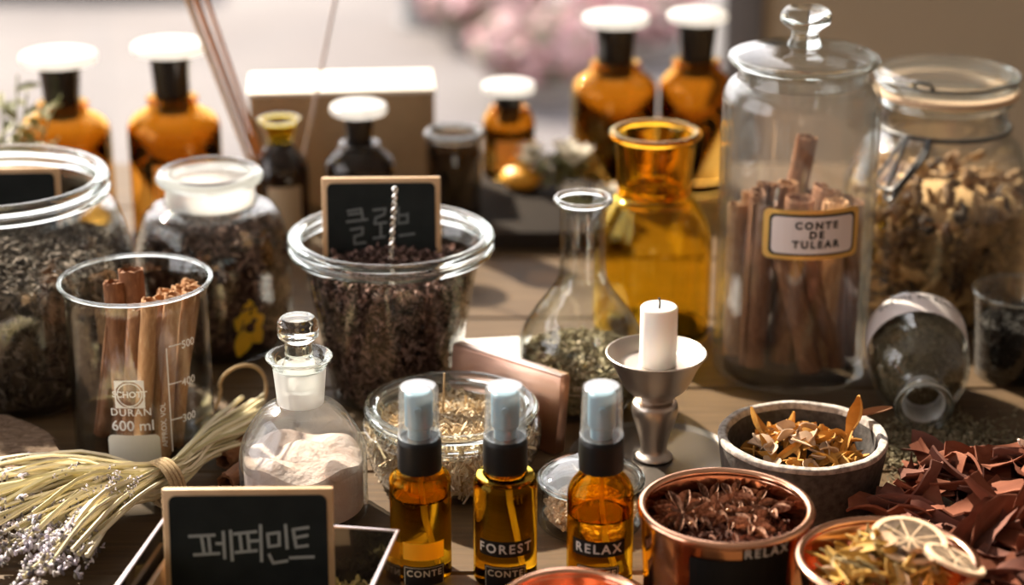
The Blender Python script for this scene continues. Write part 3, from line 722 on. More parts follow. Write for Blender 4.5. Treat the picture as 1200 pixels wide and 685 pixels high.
for k in range(620):
    z = random.uniform(.01, .100); a = random.uniform(0, 2*PI); rmax = interp(inn, z)-.0045
    q = rmax*random.uniform(.80,1.0) if z < .086 else rmax*math.sqrt(random.random())
    p = Vector((q*math.cos(a), q*math.sin(a), z)); d = Vector((random.gauss(0,1),random.gauss(0,1),random.gauss(0,.7))).normalized(); pts = [p.copy()]
    for s in range(6):
        d = (d + Vector((random.gauss(0,.7),random.gauss(0,.7),random.gauss(0,.6)))).normalized(); p = p + d*.0055
        h_ = math.hypot(p.x,p.y); lim = interp(inn, min(max(p.z,.008),.1))-.004
        if h_ > lim: p.x *= lim/h_; p.y *= lim/h_
        p.z = min(max(p.z,.008),.108); pts.append(p.copy())
    r0 = random.uniform(.0016,.0046); mb.add(tube(pts, [r0*.5,r0,r0*1.15,r0,r0*.9,r0*.7,r0*.3], 6))
tag(put('curly_moss', mb.vf, MOSS, loc=(X,Y,0), ang=80), 'curly golden brown moss filling the clip-top jar', 'dried moss', kind='stuff')

# lying bottle with paper label, mouth toward the viewer, spilling herb
random.seed(9)
pm = Vector((xp(1083,1.222,.0195), 1.222, .0195)); pb = Vector((xp(1072,1.315,.036), 1.315, .0365))
ax = (pm-pb).normalized(); Lb = (pm-pb).length
q = ax.to_track_quat('Z', 'Y')
t = thing('lying_bottle', 'clear glass bottle lying on its side, mouth forward, spilling green herb', 'bottle', pb)
t.rotation_mode = 'QUATERNION'; t.rotation_quaternion = q
o = rnd([(.030,0),(.0335,.002),(.0338,.050),(.029,.066),(.0150,.076),(.0135,.080),(.0135,Lb-.006)], [0,.003,.014,.012,.005,.002,0], 6)
P, inn = shell(o, .0018, .004)
put('glass_body', lathe(P, 64), GL, t, ang=40)
put('mouth_ring', lathe(rnd([(.0120,Lb-.006),(.0190,Lb-.006),(.0195,Lb-.001),(.0175,Lb),(.0140,Lb-.003),(.0120,Lb-.006)], .001), 56), GLH, t)
put('neck_lining', lathe([(.0117,Lb-.020),(.0119,Lb-.020),(.0140,Lb-.003),(.0137,Lb-.003)], 48, loop=True), FROST, t)
put('mouth_bead', ring(.0172, Lb-.0012, .0022, .0018), GLR, t, ang=80)
lbm = lathe([(.0340,.007),(.0342,.007),(.0342,.031),(.0340,.031)], 64)
lo = put('label', lbm, PAPER, t)
pr = MB()
up_l = q.inverted() @ Vector((0,-.35,1)); aa = math.atan2(up_l.x, -up_l.y)
for s, zz, sz in (('CONTE DE TULEAR', .012, .0062),):
    V, F = text(s, sz, bold=.0001, space=1.2)
    pr.add(([(.0345*math.sin(aa+v[0]/.0345), -.0345*math.cos(aa+v[0]/.0345), zz+v[1]) for v in [(-v[0]*-1, v[1]) for v in V]], F))
put('lettering', pr.vf, INK, lo, smooth=False)
GH = HERB('dark_green_crumbs', [(.13,.11,.065),(.20,.17,.10),(.07,.06,.035),(.28,.23,.15),(.10,.085,.05)])
crumb = [strip(random.uniform(.002,.005), random.uniform(.001,.002), .0006, random.uniform(-1,1), 0, n=2) for _ in range(5)] + [blob(.0012,1,.3)]
mb = MB(); V, F = fill(inn, .006, .070, crumb, 2600, 500, heap=.004)
hb = put('green_crumbs', (V, F), GH, loc=pb); hb.rotation_mode = 'QUATERNION'; hb.rotation_quaternion = q
tag(hb, 'fine dark green herb crumbs inside the lying bottle', 'dried herb', kind='stuff')
mb = MB()
for _ in range(2600):
    c = at(random.gauss(1100,42), random.gauss(526,16), 0); mb.add(random.choice(crumb), rotm((random.gauss(0,.5),random.gauss(0,.5),random.uniform(0,6)))*random.uniform(.7,1.3), (c.x, c.y, random.uniform(.0006,.005)))
tag(put('spilled_herb', mb.vf, GH), 'dark green herb crumbs spilled on the table below the lying bottle', 'dried herb', kind='stuff')

# tumbler at the right edge
Y = 1.325; zr = .062; X = xp(1197, Y, zr); 
o = rnd([(.024,0),(.028,.001),(.0335,zr)], [0,.003,0])
t, inn = jar('tumbler', 'small glass tumbler of black tea leaves cut off by the photo edge', (X, Y, 0), o, cat='glass', rim=(.0327, zr, .0014, .0012), floor=.006)
tm = [strip(random.uniform(.004,.009), .0016, .0008, random.uniform(-1,1), 1, n=2) for _ in range(5)]
tag(put('black_tea', fill(inn, .007, .040, tm, 700, 600, heap=.004), HERB('black_tea_leaf', [(.012,.011,.01),(.03,.027,.024),(.05,.045,.04)]), loc=(X,Y,0)), 'black tea leaves in the small tumbler at the photo edge', 'dried tea', kind='stuff')

# ------------------------------------------------------------------ bowls and cups
Y = 1.125; zr = zp(508, Y); X = xp(941, Y, zr); rr = R(101, Y, zr)
t = thing('stone_bowl', 'dark grey stone bowl with a chipped rim painted sunlit pale, holding orange petals', 'bowl', (X, Y, 0))
def chip(vf, amp, seed):
    random.seed(seed); ph = [random.uniform(0,6) for _ in range(6)]
    return [(v[0]*(1+amp*sum(math.sin(k*3*math.atan2(v[1],v[0])+ph[k])/(k+1) for k in range(6))),)*1 + (v[1]*(1+amp*sum(math.sin(k*3*math.atan2(v[1],v[0])+ph[k])/(k+1) for k in range(6))), v[2]+amp*.06*math.sin(9*math.atan2(v[1],v[0])+ph[0])*(v[2]>.03)) for v in vf[0]], vf[1]
put('bowl_body', chip(lathe(rnd([(0,0),(.040,0),(.046,.004),(rr-.001,zr-.003),(rr-.0065,zr-.003),(.040,.010),(0,.009)], [0,.004,.006,.001,.001,.008,0]), 72), .004, 2), STONE, t)
put('rim_edge', chip(lathe(rnd([(rr-.0068,zr-.0035),(rr-.0006,zr-.0035),(rr-.001,zr),(rr-.0055,zr+.0003),(rr-.0068,zr-.0035)], .0012), 72), .004, 2), STONER, t)
BOWL = (X, Y, zr, rr)
def cup(name, label, X, Y, zr, rr, base_r, m=COP, cat='cup'):
    t = thing(name, label, cat, (X, Y, 0))
    put('cup_wall', lathe(rnd([(0,0),(base_r,0),(base_r+.002,.003),(rr-.0015,zr-.004),(rr-.0033,zr-.004),(base_r-.001,.004),(0,.004)], [0,.003,.004,.002,.002,.003,0]), 80), m, t, ang=50)
    put('rolled_rim', ring(rr-.002, zr-.0022, .0026, .0022), m, t, ang=80)
    return t
Y1 = 1.0; z1 = zp(590, Y1); X1 = xp(851, Y1, z1); r1 = R(103, Y1, z1)
cu = cup('copper_cup', 'tall polished copper cup of star anise with black label tape', X1, Y1, z1, r1, r1-.006)
rw = lambda z: (r1-.004) + (z-.003)/(z1-.007)*.0029 + .0006
ph = face(X1, Y1)
lb = put('label_tape', wrap(grid(-.0135,.0135,-.0042,.0042), rw, ph+.50, zp(651,Y1-r1)), BLKP, cu, smooth=False)
put('lettering', wrap(text('RELAX', .0076, bold=.00008, space=1.25), lambda z: rw(z)+.0003, ph+.50, zp(651,Y1-r1)), pbr('worn_tape_letters', (.75,.70,.64), .7), lb, smooth=False)
put('black_label', wrap(grid(-.030,.026,-.016,.009), rw, ph+.25, zp(677,Y1-r1)), BLKP, cu, smooth=False)
Y2 = .945; z2 = zp(651, Y2); X2 = xp(1040, Y2, z2); r2 = R(107, Y2, z2)
cup('copper_bowl', 'wide copper bowl of dried petals and citrus slices at the front', X2, Y2, z2, r2, r2-.012, cat='bowl')
Y3 = .918; z3 = zp(705, Y3); X3 = xp(671, Y3, z3); r3 = R(89, Y3, z3)
cup('copper_cup', 'copper cup cut off by the lower photo edge before the spray bottles', X3, Y3, z3, r3, r3-.005)
random.seed(44)
# star anise in the copper cup
ANM = pbr('star_anise_brown', (.12,.045,.025), .7, spec=.2, noise=(500,(.46,.27,.18),.8))
SEEDM = pbr('anise_seed', (.30,.14,.06), .25)
AN = []
for k in range(3):
    V, F = strip(.0150, .0042, .0009, .55, 0, 'leaf', cup=1.0, n=6)
    AN.append(mesh('pod', [(v[0]+.0072, v[1], v[2]) for v in V], F))
SEED = mesh('seed', *blob(.0013, 2))
tag(put('anise_pieces', fill([(r1-.0045,0),(r1-.0035,z1)], .004, z1-.022, [strip(.008,.003,.001,.5,0,cup=.6,n=3)], 0, 900, heap=.004), HERB('anise_bits',[(.04,.015,.010),(.08,.03,.02),(.16,.075,.05)]), loc=(X1,Y1,0)), 'broken brown anise pods lying below the whole stars in the copper cup', 'dried spice', kind='stuff')
def anise(p, rot, s, lab):
    t = thing('star_anise', lab, 'star anise', p, rot, 'star anise in the copper cup'); t.scale = (s,s,s)
    for k in range(8):
        a = k*PI/4+random.uniform(-.1,.1)
        if random.random() < .08: continue
        pd = put('pod', random.choice(AN), ANM, t, rot=(0, random.uniform(-.15,.1), a))
        if random.random() < .6: put('seed', SEED, SEEDM, t, loc=(.0075*math.cos(a),.0075*math.sin(a),.0012))
    put('centre_column', blob(.0022,1,.1), ANM, t)
za = z1-.0125
anise((xp(800,Y1+.006,za), Y1+.006, za+.003), (.5,-.25,.4), 1.05, 'star anise tilted up highest of the pile in the copper cup')
for px, py, rx, wh in ((772,597,.25,'against the inner wall beside the amber bottle'),(835,590,-.2,'in the very middle of'),(862,583,.3,'toward the back of'),(815,612,.2,'at the front of'),(858,613,-.1,'at the front centre of'),
                   (882,600,.4,'nearest the stone bowl in'),(905,605,.1,'against the wall below the stone bowl in'),(838,606,-.35,'half buried in the middle of'),(785,612,.1,'at the near corner beside the RELAX bottle in'),(880,622,.2,'lowest at the front of'),(820,578,.2,'at the back below the candlestick in')):
    c = at(px, py, za-.004); d = Vector((c.x-X1, c.y-Y1, 0))
    if d.length > r1-.017: d *= (r1-.017)/d.length
    anise((X1+d.x, Y1+d.y, za-.006+random.uniform(0,.006)), (rx, random.uniform(-.4,.4), random.uniform(0,6)), random.uniform(.9,1.1), 'star anise '+wh+(' the copper cup pile' if wh.endswith((' of',' in')) else ' of the copper cup'))

def pieces(name, tmpls, m, n, place, label, cat, group, flat=.6, size=(.8,1.2)):
    ms = [mesh(name, V, F, 50) for V, F in tmpls]; mm = m if isinstance(m, list) else [m]
    for me in ms: me.materials.append(mm[0])
    out = []
    for k in range(n):
        o = bpy.data.objects.new(name, random.choice(ms)); C.objects.link(o)
        mt = random.choice(mm)
        if mt is not mm[0]: o.material_slots[0].link = 'OBJECT'; o.material_slots[0].material = mt
        o.location = place(k); o.rotation_euler = (random.gauss(0,flat), random.gauss(0,flat), random.uniform(0,2*PI))
        s = random.uniform(*size); o.scale = (s,s,s); tag(o, label, cat, group); out.append(o)
    return out
PET = pbr('orange_dried_petal', (.62,.32,.07), .6, spec=.15, wave=(60,(1,1,1),[(.30,.11,.02),(.58,.29,.06),(.70,.44,.16)]), trans=.2)
PET2 = pbr('pale_dried_petal', (.76,.60,.42), .7, spec=.15, wave=(60,(1,1,1),[(.38,.22,.12),(.55,.38,.25),(.66,.52,.38)]), trans=.15)
PET3 = pbr('yellow_dried_petal', (.66,.42,.10), .6, spec=.15, wave=(60,(1,1,1),[(.25,.13,.03),(.50,.31,.08),(.66,.47,.20)]), trans=.2)
X, Y, zr, rr = BOWL
tm = [strip(random.uniform(.012,.022), random.uniform(.004,.008), .0008, random.uniform(-1.8,1.8), random.uniform(-1.5,1.5), 'leaf', cup=random.uniform(.1,.5), n=6) for _ in range(9)]
def heap_at(X, Y, zt, rmax, zbot):
    def f(k):
        a = random.uniform(0,2*PI); q = math.sqrt(random.random()); d = q*rmax
        return (X+d*math.cos(a), Y+d*math.sin(a), zbot + (zt-zbot)*(1-.5*q*q)*random.uniform(.75,1.05))
    return f
pieces('dried_petal', tm, PET, 84, heap_at(X, Y, zr-.001, rr-.018, .020), 'orange curled dried petal in the stone bowl', 'petal', 'orange petals in the stone bowl', .7)
tm2 = [strip(random.uniform(.011,.017), random.uniform(.008,.012), .0008, random.uniform(-1,1), random.uniform(-.5,.5), 'leaf', cup=.3, n=5) for _ in range(5)]
pieces('dried_petal', tm2, PET2, 22, heap_at(X-.002, Y-.004, zr+.001, rr-.026, .028), 'pale round dried petal in the stone bowl', 'petal', 'pale petals in the stone bowl', .5)
big = strip(.032, .010, .0011, 1.6, .6, 'leaf', cup=.5, n=8)
o = put('dried_petal', big, PET, loc=(xp(1003,Y+.012,zr), Y+.012, zr+.006), rot=(.3,-1.25,.4)); tag(o, 'long orange petal standing upright against the stone bowl rim', 'petal', 'orange petals in the stone bowl')
o = put('dried_petal', strip(.028,.009,.001,1.2,.8,'leaf',cup=.4,n=8), PET, loc=(xp(890,Y+.012,zr), Y+.012, zr-.001), rot=(.4,-.7,2.4)); tag(o, 'orange petal curling up at the far side of the stone bowl', 'petal', 'orange petals in the stone bowl')
o = put('dried_petal', strip(.026,.006,.001,.5,.3,'leaf',cup=.4,n=8), pbr('brown_dried_petal',(.22,.10,.04),.7), loc=(xp(1022,Y+.022,zr), Y+.022, zr+.004), rot=(.2,-.1,.2)); tag(o, 'brown pointed petal poking over the stone bowl rim', 'petal')
# copper bowl mix
tm = [strip(random.uniform(.016,.030), random.uniform(.004,.0075), .0009, random.uniform(-1.2,1.2), random.uniform(-1.2,1.2), 'leaf', cup=random.uniform(.1,.5), n=6) for _ in range(9)]
pieces('dried_petal', tm, PET3, 120, heap_at(X2, Y2, z2+.004, r2-.014, .022), 'long yellow dried petal in the wide copper bowl', 'petal', 'yellow petals in the copper bowl', .5)
pieces('dried_petal', tm2, PET2, 14, heap_at(X2, Y2, z2+.006, r2-.02, .03), 'pale round dried petal in the wide copper bowl', 'petal', 'pale petals in the copper bowl', .5)
GRL = pbr('grey_green_petal', (.30,.24,.12), .8, spec=.15, noise=(90,(.50,.38,.20),.7), trans=.15)
pieces('dried_leaf', tm, GRL, 26, heap_at(X2, Y2, z2+.005, r2-.016, .03), 'grey-green narrow dried leaf in the wide copper bowl', 'leaf', 'green leaves in the copper bowl', .5)
# dried citrus slices
PEEL = pbr('pale_citrus_peel', (.76,.58,.40), .7, noise=(200,(.58,.38,.22),.6)); PULP = pbr('dark_citrus_pulp', (.10,.07,.05), .4, noise=(150,(.28,.20,.13),.7), trans=.2)
def citrus(p, rot, r, label):
    t = thing('citrus_slice', label, 'citrus slice', p, rot, 'dried citrus slices')
    put('peel', lathe(rnd([(r-.0032,-.0011),(r,-.0011),(r,.0011),(r-.0032,.0011),(r-.0032,-.0011)], .0005), 40), PEEL, t)
    for k in range(9):
        a0, a1 = 2*PI*(k+.07)/9, 2*PI*(k+.93)/9; V = []; n = 5
        for zz in (-.0007,.0007):
            V.append((r*.10*math.cos((a0+a1)/2), r*.10*math.sin((a0+a1)/2), zz))
            V += [((r-.0035)*math.cos(a0+(a1-a0)*j/n), (r-.0035)*math.sin(a0+(a1-a0)*j/n), zz) for j in range(n+1)]
        m = n+2; F = [tuple(range(m))[::-1], tuple(range(m,2*m))] + [(j,(j+1)%m,m+(j+1)%m,m+j) for j in range(m)]
        put('segment', (V, F), PULP, t, smooth=False)
        put('membrane', box(.0008, r-.003, -.00035, .00035, -.0009, .0009), PEEL, t, rot=(0,0,2*PI*k/9), smooth=False)
citrus((xp(1066,Y2+.008,z2+.006), Y2+.008, z2+.005), (.18,.04,.3), .0200, 'dried citrus slice lying on top in the middle of the copper bowl')
citrus((xp(1120,Y2-.010,z2+.006), Y2-.010, z2+.003), (.25,.30,1.0), .0165, 'dried citrus slice leaning on the edge of the copper bowl')

# bark chips heap
BARK = pbr('red_brown_bark', (.24,.10,.07), .85, spec=.12, wave=(30,(1,2,4),[(.075,.024,.014),(.20,.07,.040),(.33,.145,.09)]), trans=.08)
BARK2 = pbr('dark_bark', (.14,.06,.045), .85, spec=.12, wave=(30,(1,2,4),[(.05,.022,.018),(.15,.065,.048),(.26,.13,.095)]))
tm = [strip(random.uniform(.02,.05), random.uniform(.009,.021), random.uniform(.0009,.0016), random.uniform(-1.4,1.4), random.uniform(-1.2,1.2), 'flat', cup=random.uniform(.1,.7), n=8, jag=.12) for _ in range(14)]
def heap2(k):
    while True:
        x = random.uniform(.205,.37); yy = random.uniform(.90,1.125)
        if (x-X2)**2+(yy-Y2)**2 < (r2+.012)**2: continue
        if (x-BOWL[0])**2+(yy-BOWL[1])**2 < (BOWL[3]+.010)**2: continue
        e = min(1, (x-.20)/.06, max(.05,(1.145-yy)/.06)); zt = .006 + .036*max(.05,e)
        return (x, yy, zt*random.uniform(.35,1.0)+.006)
pieces('bark_chip', tm, [BARK, BARK, BARK2], 260, heap2, 'reddish brown bark chip in the heap beside the copper bowl', 'bark chip', 'bark chips heaped on the table', .38, (.8,1.25))
# pine cone at the edge
pc = at(1192, 548, .03)
t = thing('pine_cone', 'small open pine cone at the photo edge above the bark chips', 'pine cone', (pc.x+.008, pc.y, .032), (.5,.3,0))
put('cone_core', lathe(spl([(0,0),(.006,.004),(.008,.014),(.005,.028),(0,.034)],5), 20), BARK2, t)
SCALE = mesh('scale', *strip(.011,.008,.0012,.7,0,'drop',cup=.2,n=4)); SCM = pbr('pine_scale', (.42,.30,.24), .7, noise=(300,(.75,.62,.55),.6))
for k in range(46):
    a = k*2.4; s = k/46; r_ = .004+.009*math.sin(PI*min(.95,s+.1)); put('scale', SCALE, SCM, t, loc=(r_*math.cos(a), r_*math.sin(a), .003+.03*s), rot=(0,-.5-.4*s,a))

# ------------------------------------------------------------------ spray bottles
def spray(label, px, Y, r, zliq, tape, lab_px, tilt=0):
    ztop = zp(451, Y); X = xp(px, Y, .09)
    t = thing('spray_bottle', label, 'spray bottle', (X, Y, 0), (0,0,tilt), 'amber spray bottles')
    zs, zn = .061, zp(549, Y); th = .0016
    prof = [(0,0)] + rnd([(r-.003,0),(r,0),(r,zs),(.0108,zn),(.0108,zn+.006)], [0,.002,.003,.006,0], 5)
    P = [(0,0)] + rnd([(r-.003,0),(r,.0),(r,zs),(.0112,zn-.001),(.0106,zn+.007)], [0,.002,.010,.003,0], 6) + [(0,zn+.007)]
    body = put('glass_body', lathe(P, 56), AMBS, t, ang=45)
    cav = [(0,zliq)] + rnd([(r-th-.0006,zliq),(r-th,zliq+.0012),(r-th,max(zs-.001,zliq+.003)),(.0092,zn-.0015),(.0086,zn+.005)], [0,.0006,.009,.003,0], 5) + [(0,zn+.005)]
    V, F = lathe(cav, 56); put('air_pocket', (V, [f[::-1] for f in F]), AMBS, body, ang=45)
    tb = put('dip_tube', tube([(0,0,zn+.004),(.0004,-.001,zliq+.01),(.002,-.003,zliq-.012),(.008,-.004,.006)], .0014, 10), TUBEM, t)
    zc0, zc1 = zn+.0005, zp(513, Y)
    put('collar', lathe(rnd([(.0102,zc0),(.0124,zc0),(.0124,zc1-.001),(.0112,zc1+.001),(0,zc1+.001)], [0,.0008,.0012,.0005,0]), 48), BLKP, t)
    hd = put('sprayer_head', lathe(rnd([(0,zc1),(.0062,zc1),(.0062,zc1+.007),(.0078,zc1+.008),(.0078,ztop-.005),(.0065,ztop-.0035),(0,ztop-.0035)], [0,.0003,.001,.001,.002,.001,0]), 40), SPRAY, t)
    put('nozzle', tube([(.0,-.0075,ztop-.012),(0,-.0092,ztop-.012)], .0021, 14), SPRAY, hd)
    cp = [(.0118,zc1+.0012),(.0108,ztop-.001),(.0098,ztop),(0,ztop)]
    P2 = rnd([(.0106,zc1+.0012)]+cp, [0,.0003,.002,.001,0]) + rnd([(0,ztop-.0010),(.0094,ztop-.0010),(.0098,ztop-.002),(.0106,zc1+.0012)], [0,.001,.0005,0])
    put('cap', lathe(P2, 48), CAPM, t, ang=50)
    put('cap_foot_ring', ring(.0114, zc1+.0022, .0009, .0009, k=8), CAPM, t)
    ph = face(X, Y); rq = r+.0003
    if tape:
        lb = put('label_tape', wrap(grid(-.0160,.0160,-.0047,.0047), rq, ph+lab_px, zp(644,Y-r)), BLKP, t, smooth=False)
        put('lettering', wrap(text(tape, .0078, bold=.00014, space=1.28), rq+.0003, ph+lab_px, zp(644,Y-r)), pbr('tape_letters', (.72,.70,.66), .7), lb, smooth=False)
    else:
        put('label_tape', wrap(grid(-.0125,.0125,-.0053,.0053), rq, ph+lab_px, zp(647,Y-r)), pbr('yellow_tape', (.92,.52,.03), .45, trans=.5), t, smooth=False)
    zl = zp(664, Y-r)
    lb = put('black_label', wrap(grid(-.0125,.0125,-.021,0), rq, ph+lab_px, zl), BLKP, t, smooth=False)
    pr = MB()
    for x0, x1_, y0, y1_ in ((-.0118,.0118,-.0010,-.0007),(-.0118,-.0115,-.020,-.0007),(.0115,.0118,-.020,-.0007)): pr.add(wrap(grid(x0,x1_,y0,y1_,8,1), rq+.0003, ph+lab_px, zl))
    pr.add(wrap(text('CONTE', .0055, bold=.0001, space=1.2), rq+.0003, ph+lab_px, zl-.0045))
    put('label_print', pr.vf, pbr('cream_label_print', (.62,.55,.42), .6), lb, smooth=False)
spray('amber spray bottle with a yellow tape, beside the chalkboard tray', 491, 1.035, .0172, .049, None, .1)
spray('amber spray bottle with tape reading FOREST, middle of the three', 592, 1.03, .0179, .061, 'FOREST', .0)
spray('amber spray bottle with tape reading RELAX, beside the copper cup', 705, 1.02, .0185, .045, 'RELAX', -.05)

# small lidded glass pot behind the RELAX bottle
Y = 1.095; X = xp(692, Y, .02)
o = rnd([(.026,0),(.031,.001),(.032,.012),(.031,.028),(.029,.030)], [0,.003,.006,.004,0])
t, inn = jar('glass_pot', 'low clear glass pot with a domed lid between two spray bottles', (X, Y, 0), o, gm=GL, rim=(.0305,.0295,.0018,.0015), floor=.004)
put('lid', lathe(rnd([(0,.0305),(.030,.0305),(.0305,.033),(.020,.0385),(.006,.040),(.006,.043),(.0085,.046),(.006,.049),(0,.0495)], [0,.001,.002,.006,.002,.002,.003,.002,0]), 48), GL, t)
tag(put('brown_seeds', fill(inn, .0045, .012, [blob(.0016,1,.2)], 300, 500, heap=.002), HERB('tan_seed', [(.55,.38,.24),(.68,.52,.38),(.40,.25,.14)]), loc=(X,Y,0)), 'tan seeds at the bottom of the low glass pot', 'seeds', kind='stuff')

# ------------------------------------------------------------------ tray of peppermint with chalkboard sign
TRAY = pbr('dark_lacquer', (.022,.02,.02), .12, coat=.5); EDGE = pbr('pale_metal_edge', (.62,.54,.57), .35, .8)
zt = .050
p0 = at(468, 620, zt); p1 = at(195, 600, zt); dx = (p0-p1); wd = dx.length; ang = math.atan2(dx.y, dx.x)
ln = .13
t = thing('lacquer_tray', 'dark glossy square tray with pale edges, full of dried peppermint', 'tray', (p1.x, p1.y, 0), (0,0,ang))
th = .0017
put('tray_floor', box(0,wd,-ln,0,.001,.004), TRAY, t, smooth=False)
for nm, b in (('side_wall',(0,th,-ln,0,.001,zt-.0012)),('side_wall',(wd-th,wd,-ln,0,.001,zt-.0012)),('side_wall',(th,wd-th,-th,0,.001,zt-.0012)),('side_wall',(th,wd-th,-ln,-ln+th,.001,zt-.0012))):
    put(nm, box(*b), TRAY, t, smooth=False)
for b in ((0,th,-ln,0,zt-.0012,zt),(wd-th,wd,-ln,0,zt-.0012,zt),(th,wd-th,-th,0,zt-.0012,zt),(th,wd-th,-ln,-ln+th,zt-.0012,zt)): put('edge_strip', box(*b, .0003), EDGE, t)
put('divider', box(.0042,.0072,-ln+.003,-.003,.004,.033,.0005), PINE, t)
random.seed(12)
MINT = HERB('dried_peppermint', [(.26,.21,.07),(.38,.31,.12),(.16,.13,.05),(.46,.37,.16)])
mb = MB(); mb.add(box(.004,wd-.004,-ln+.004,-.004,.0042,.016))
tmn = [strip(random.uniform(.005,.011), random.uniform(.002,.005), .0007, random.uniform(-2,2), random.uniform(-1,1), cup=.3, n=3) for _ in range(6)]
for _ in range(2400): mb.add(random.choice(tmn), rotm()*random.uniform(.7,1.2), (random.uniform(.007,wd-.007), random.uniform(-ln+.007,-.007), .016+random.uniform(0,.006)))
o = put('peppermint', mb.vf, MINT, loc=(p1.x,p1.y,0), rot=(0,0,ang)); tag(o, 'crumbled yellow-green dried peppermint lying in the dark tray', 'dried herb', kind='stuff')
Ys = .972; zs = zp(578, Ys); w = R(201, Ys, zs); h = .070
L = sl([[(170,350),(290,345)],[(228,352),(238,430)],[(262,350),(268,430)],[(190,438),(310,432)],[(300,385),(332,385)],[(333,330),(336,455)],[(368,325),(372,465)],
        [(385,340),(490,330)],[(412,345),(418,420)],[(450,342),(455,420)],[(390,428),(490,420)],[(460,375),(510,372)],[(512,300),(513,470)],
        [(545,342),(600,335),(600,395),(550,402),(545,342)],[(632,300),(637,410)],[(550,440),(568,480),(635,470)],
        [(740,312),(668,322),(680,405),(735,398)],[(670,362),(735,350)],[(650,456),(762,452)]], 75, 832, 160, 700, w, h, .0033)
sign('chalkboard_sign', 'large wood-framed chalkboard sign with white chalk writing at the front', (xp(292,Ys,zs-.03), Ys-.004, zs-h*.985), (math.radians(-8),0,math.radians(1)), w, h, L, CHALK, .0017, .0033)

# ------------------------------------------------------------------ lavender bundle
random.seed(15)
lv = thing('lavender_bundle', 'bundle of dried lavender tied with twine, lying before the beaker', 'lavender')
tie = at(192, 562, .0175)
STEM = pbr('dried_stem', (.42,.36,.20), .7, island=[(.40,.35,.16),(.62,.55,.34),(.82,.74,.56),(.50,.43,.21),(.72,.62,.40)])
LAV = pbr('lavender_bud', (.36,.33,.45), .8, island=[(.52,.47,.60),(.74,.69,.79),(.10,.09,.12),(.84,.80,.85),(.30,.27,.21),(.07,.065,.07)])
def budhead(nb, L_):
    mb = MB()
    for k in range(nb):
        s = random.random(); a = random.uniform(0,2*PI); q = .0032*(1-.55*s)
        mb.add(blob(random.uniform(.0009,.0016),1,.25), rotm() @ np.diag([1.7,.8,.7]), (s*L_, q*math.cos(a), q*math.sin(a)))
    return mesh('flower_spike', *mb.vf, 80)
BUDS = [budhead(26, random.uniform(.026,.042)) for _ in range(6)]
for b_ in BUDS: b_.materials.append(LAV)
NST = 92
for k in range(NST):
    u = random.uniform(-1,1); v = random.uniform(-1,1)
    a = at(297+random.uniform(-12,14), 507+random.uniform(-16,18), 0); a.z = .004+.016*random.random()
    m_ = tie + Vector((u*.006, u*.011, v*.009))
    s = k/NST
    e = at(-40+random.uniform(-30,70)+s*55, 574+s*145+random.uniform(-8,8), 0); e.z = random.uniform(.010,.024)
    if s > .6: e = tie + (e-tie)*random.uniform(.62,1.0)
    q1 = m_ + (e-m_)*.5 + Vector((random.gauss(0,.003),random.gauss(0,.004),.006+random.uniform(0,.006)))
    q0 = a + (m_-a)*.5 + Vector((0,0,.004))
    pts = spl([tuple(a),tuple(q0),tuple(m_),tuple(q1),tuple(e)], 4)
    st = put('stem', tube(pts, random.uniform(.0009,.0017), 5), STEM, lv)
    d = (e-q1).normalized()
    for h_ in range(random.choice((0,1,1,1,2))):
        fsp = bpy.data.objects.new('flower_spike', random.choice(BUDS)); C.objects.link(fsp); fsp.parent = st
        fsp.location = e - d*(.012+.045*h_); fsp.rotation_mode = 'QUATERNION'; fsp.rotation_quaternion = d.to_track_quat('X','Z')
        if h_: fsp.scale = (.5,.6,.6)
d = (at(0,600,.01)-at(284,500,.01)).normalized(); sd = Vector((-d.y, d.x, 0)).normalized()
mb = MB()
for k in range(4):
    c = tie + d*(.0028*(k-1.5)) + Vector((0,0,-.002))
    mb.add(tube([tuple(c + sd*.0155*math.cos(2*PI*j/24) + Vector((0,0,.0135*math.sin(2*PI*j/24)))) for j in range(24)], .0014, 7, closed=True))
put('twine_tie', mb.vf, TWINE, lv, ang=80)
# loop of twine behind the stoppered bottle
c0 = at(250, 480, .004); c0.y = 1.235
pts = []
cx, cyy = xp(284,1.255,.03), 1.255
for k in range(15):
    a = PI*1.05 - PI*1.35*k/14
    pts.append((cx+.0155*math.cos(a), cyy+.004*math.sin(2*a), .0185+.0165*math.sin(a)))
pts = [(cx-.03,cyy-.02,.002),(cx-.019,cyy-.004,.006)] + pts + [(cx-.004,cyy-.012,.003),(cx-.03,cyy-.016,.002)]
tag(put('twine_loop', tube(spl(pts,4), .0012, 7), TWINE, ang=80), 'loose loop of brown twine standing behind the stoppered bottle', 'twine')
# loose short cinnamon rolls beside the stoppered bottle
for (px, py, lab) in ((264,567,'short cinnamon roll lying end-on beside the stoppered bottle'),(262,541,'short cinnamon roll lying behind the end-on one by the lavender')):
    p = at(px, py, .006); stick((p.x+.012, p.y+.030, .0068), (p.x, p.y, .0068), .0056, CINN, lab, 'loose cinnamon rolls', turns=1.3)
for k, (px, py, dx_, lab) in enumerate(((240,505,.03,'cinnamon roll half hidden under the lavender stems'),(300,492,.02,'cinnamon roll lying behind the stoppered bottle'))):
    p = at(px, py, .006); stick((p.x, p.y, .0062), (p.x+dx_, p.y+.02, .0062), .005, CINN, lab, 'loose cinnamon rolls')

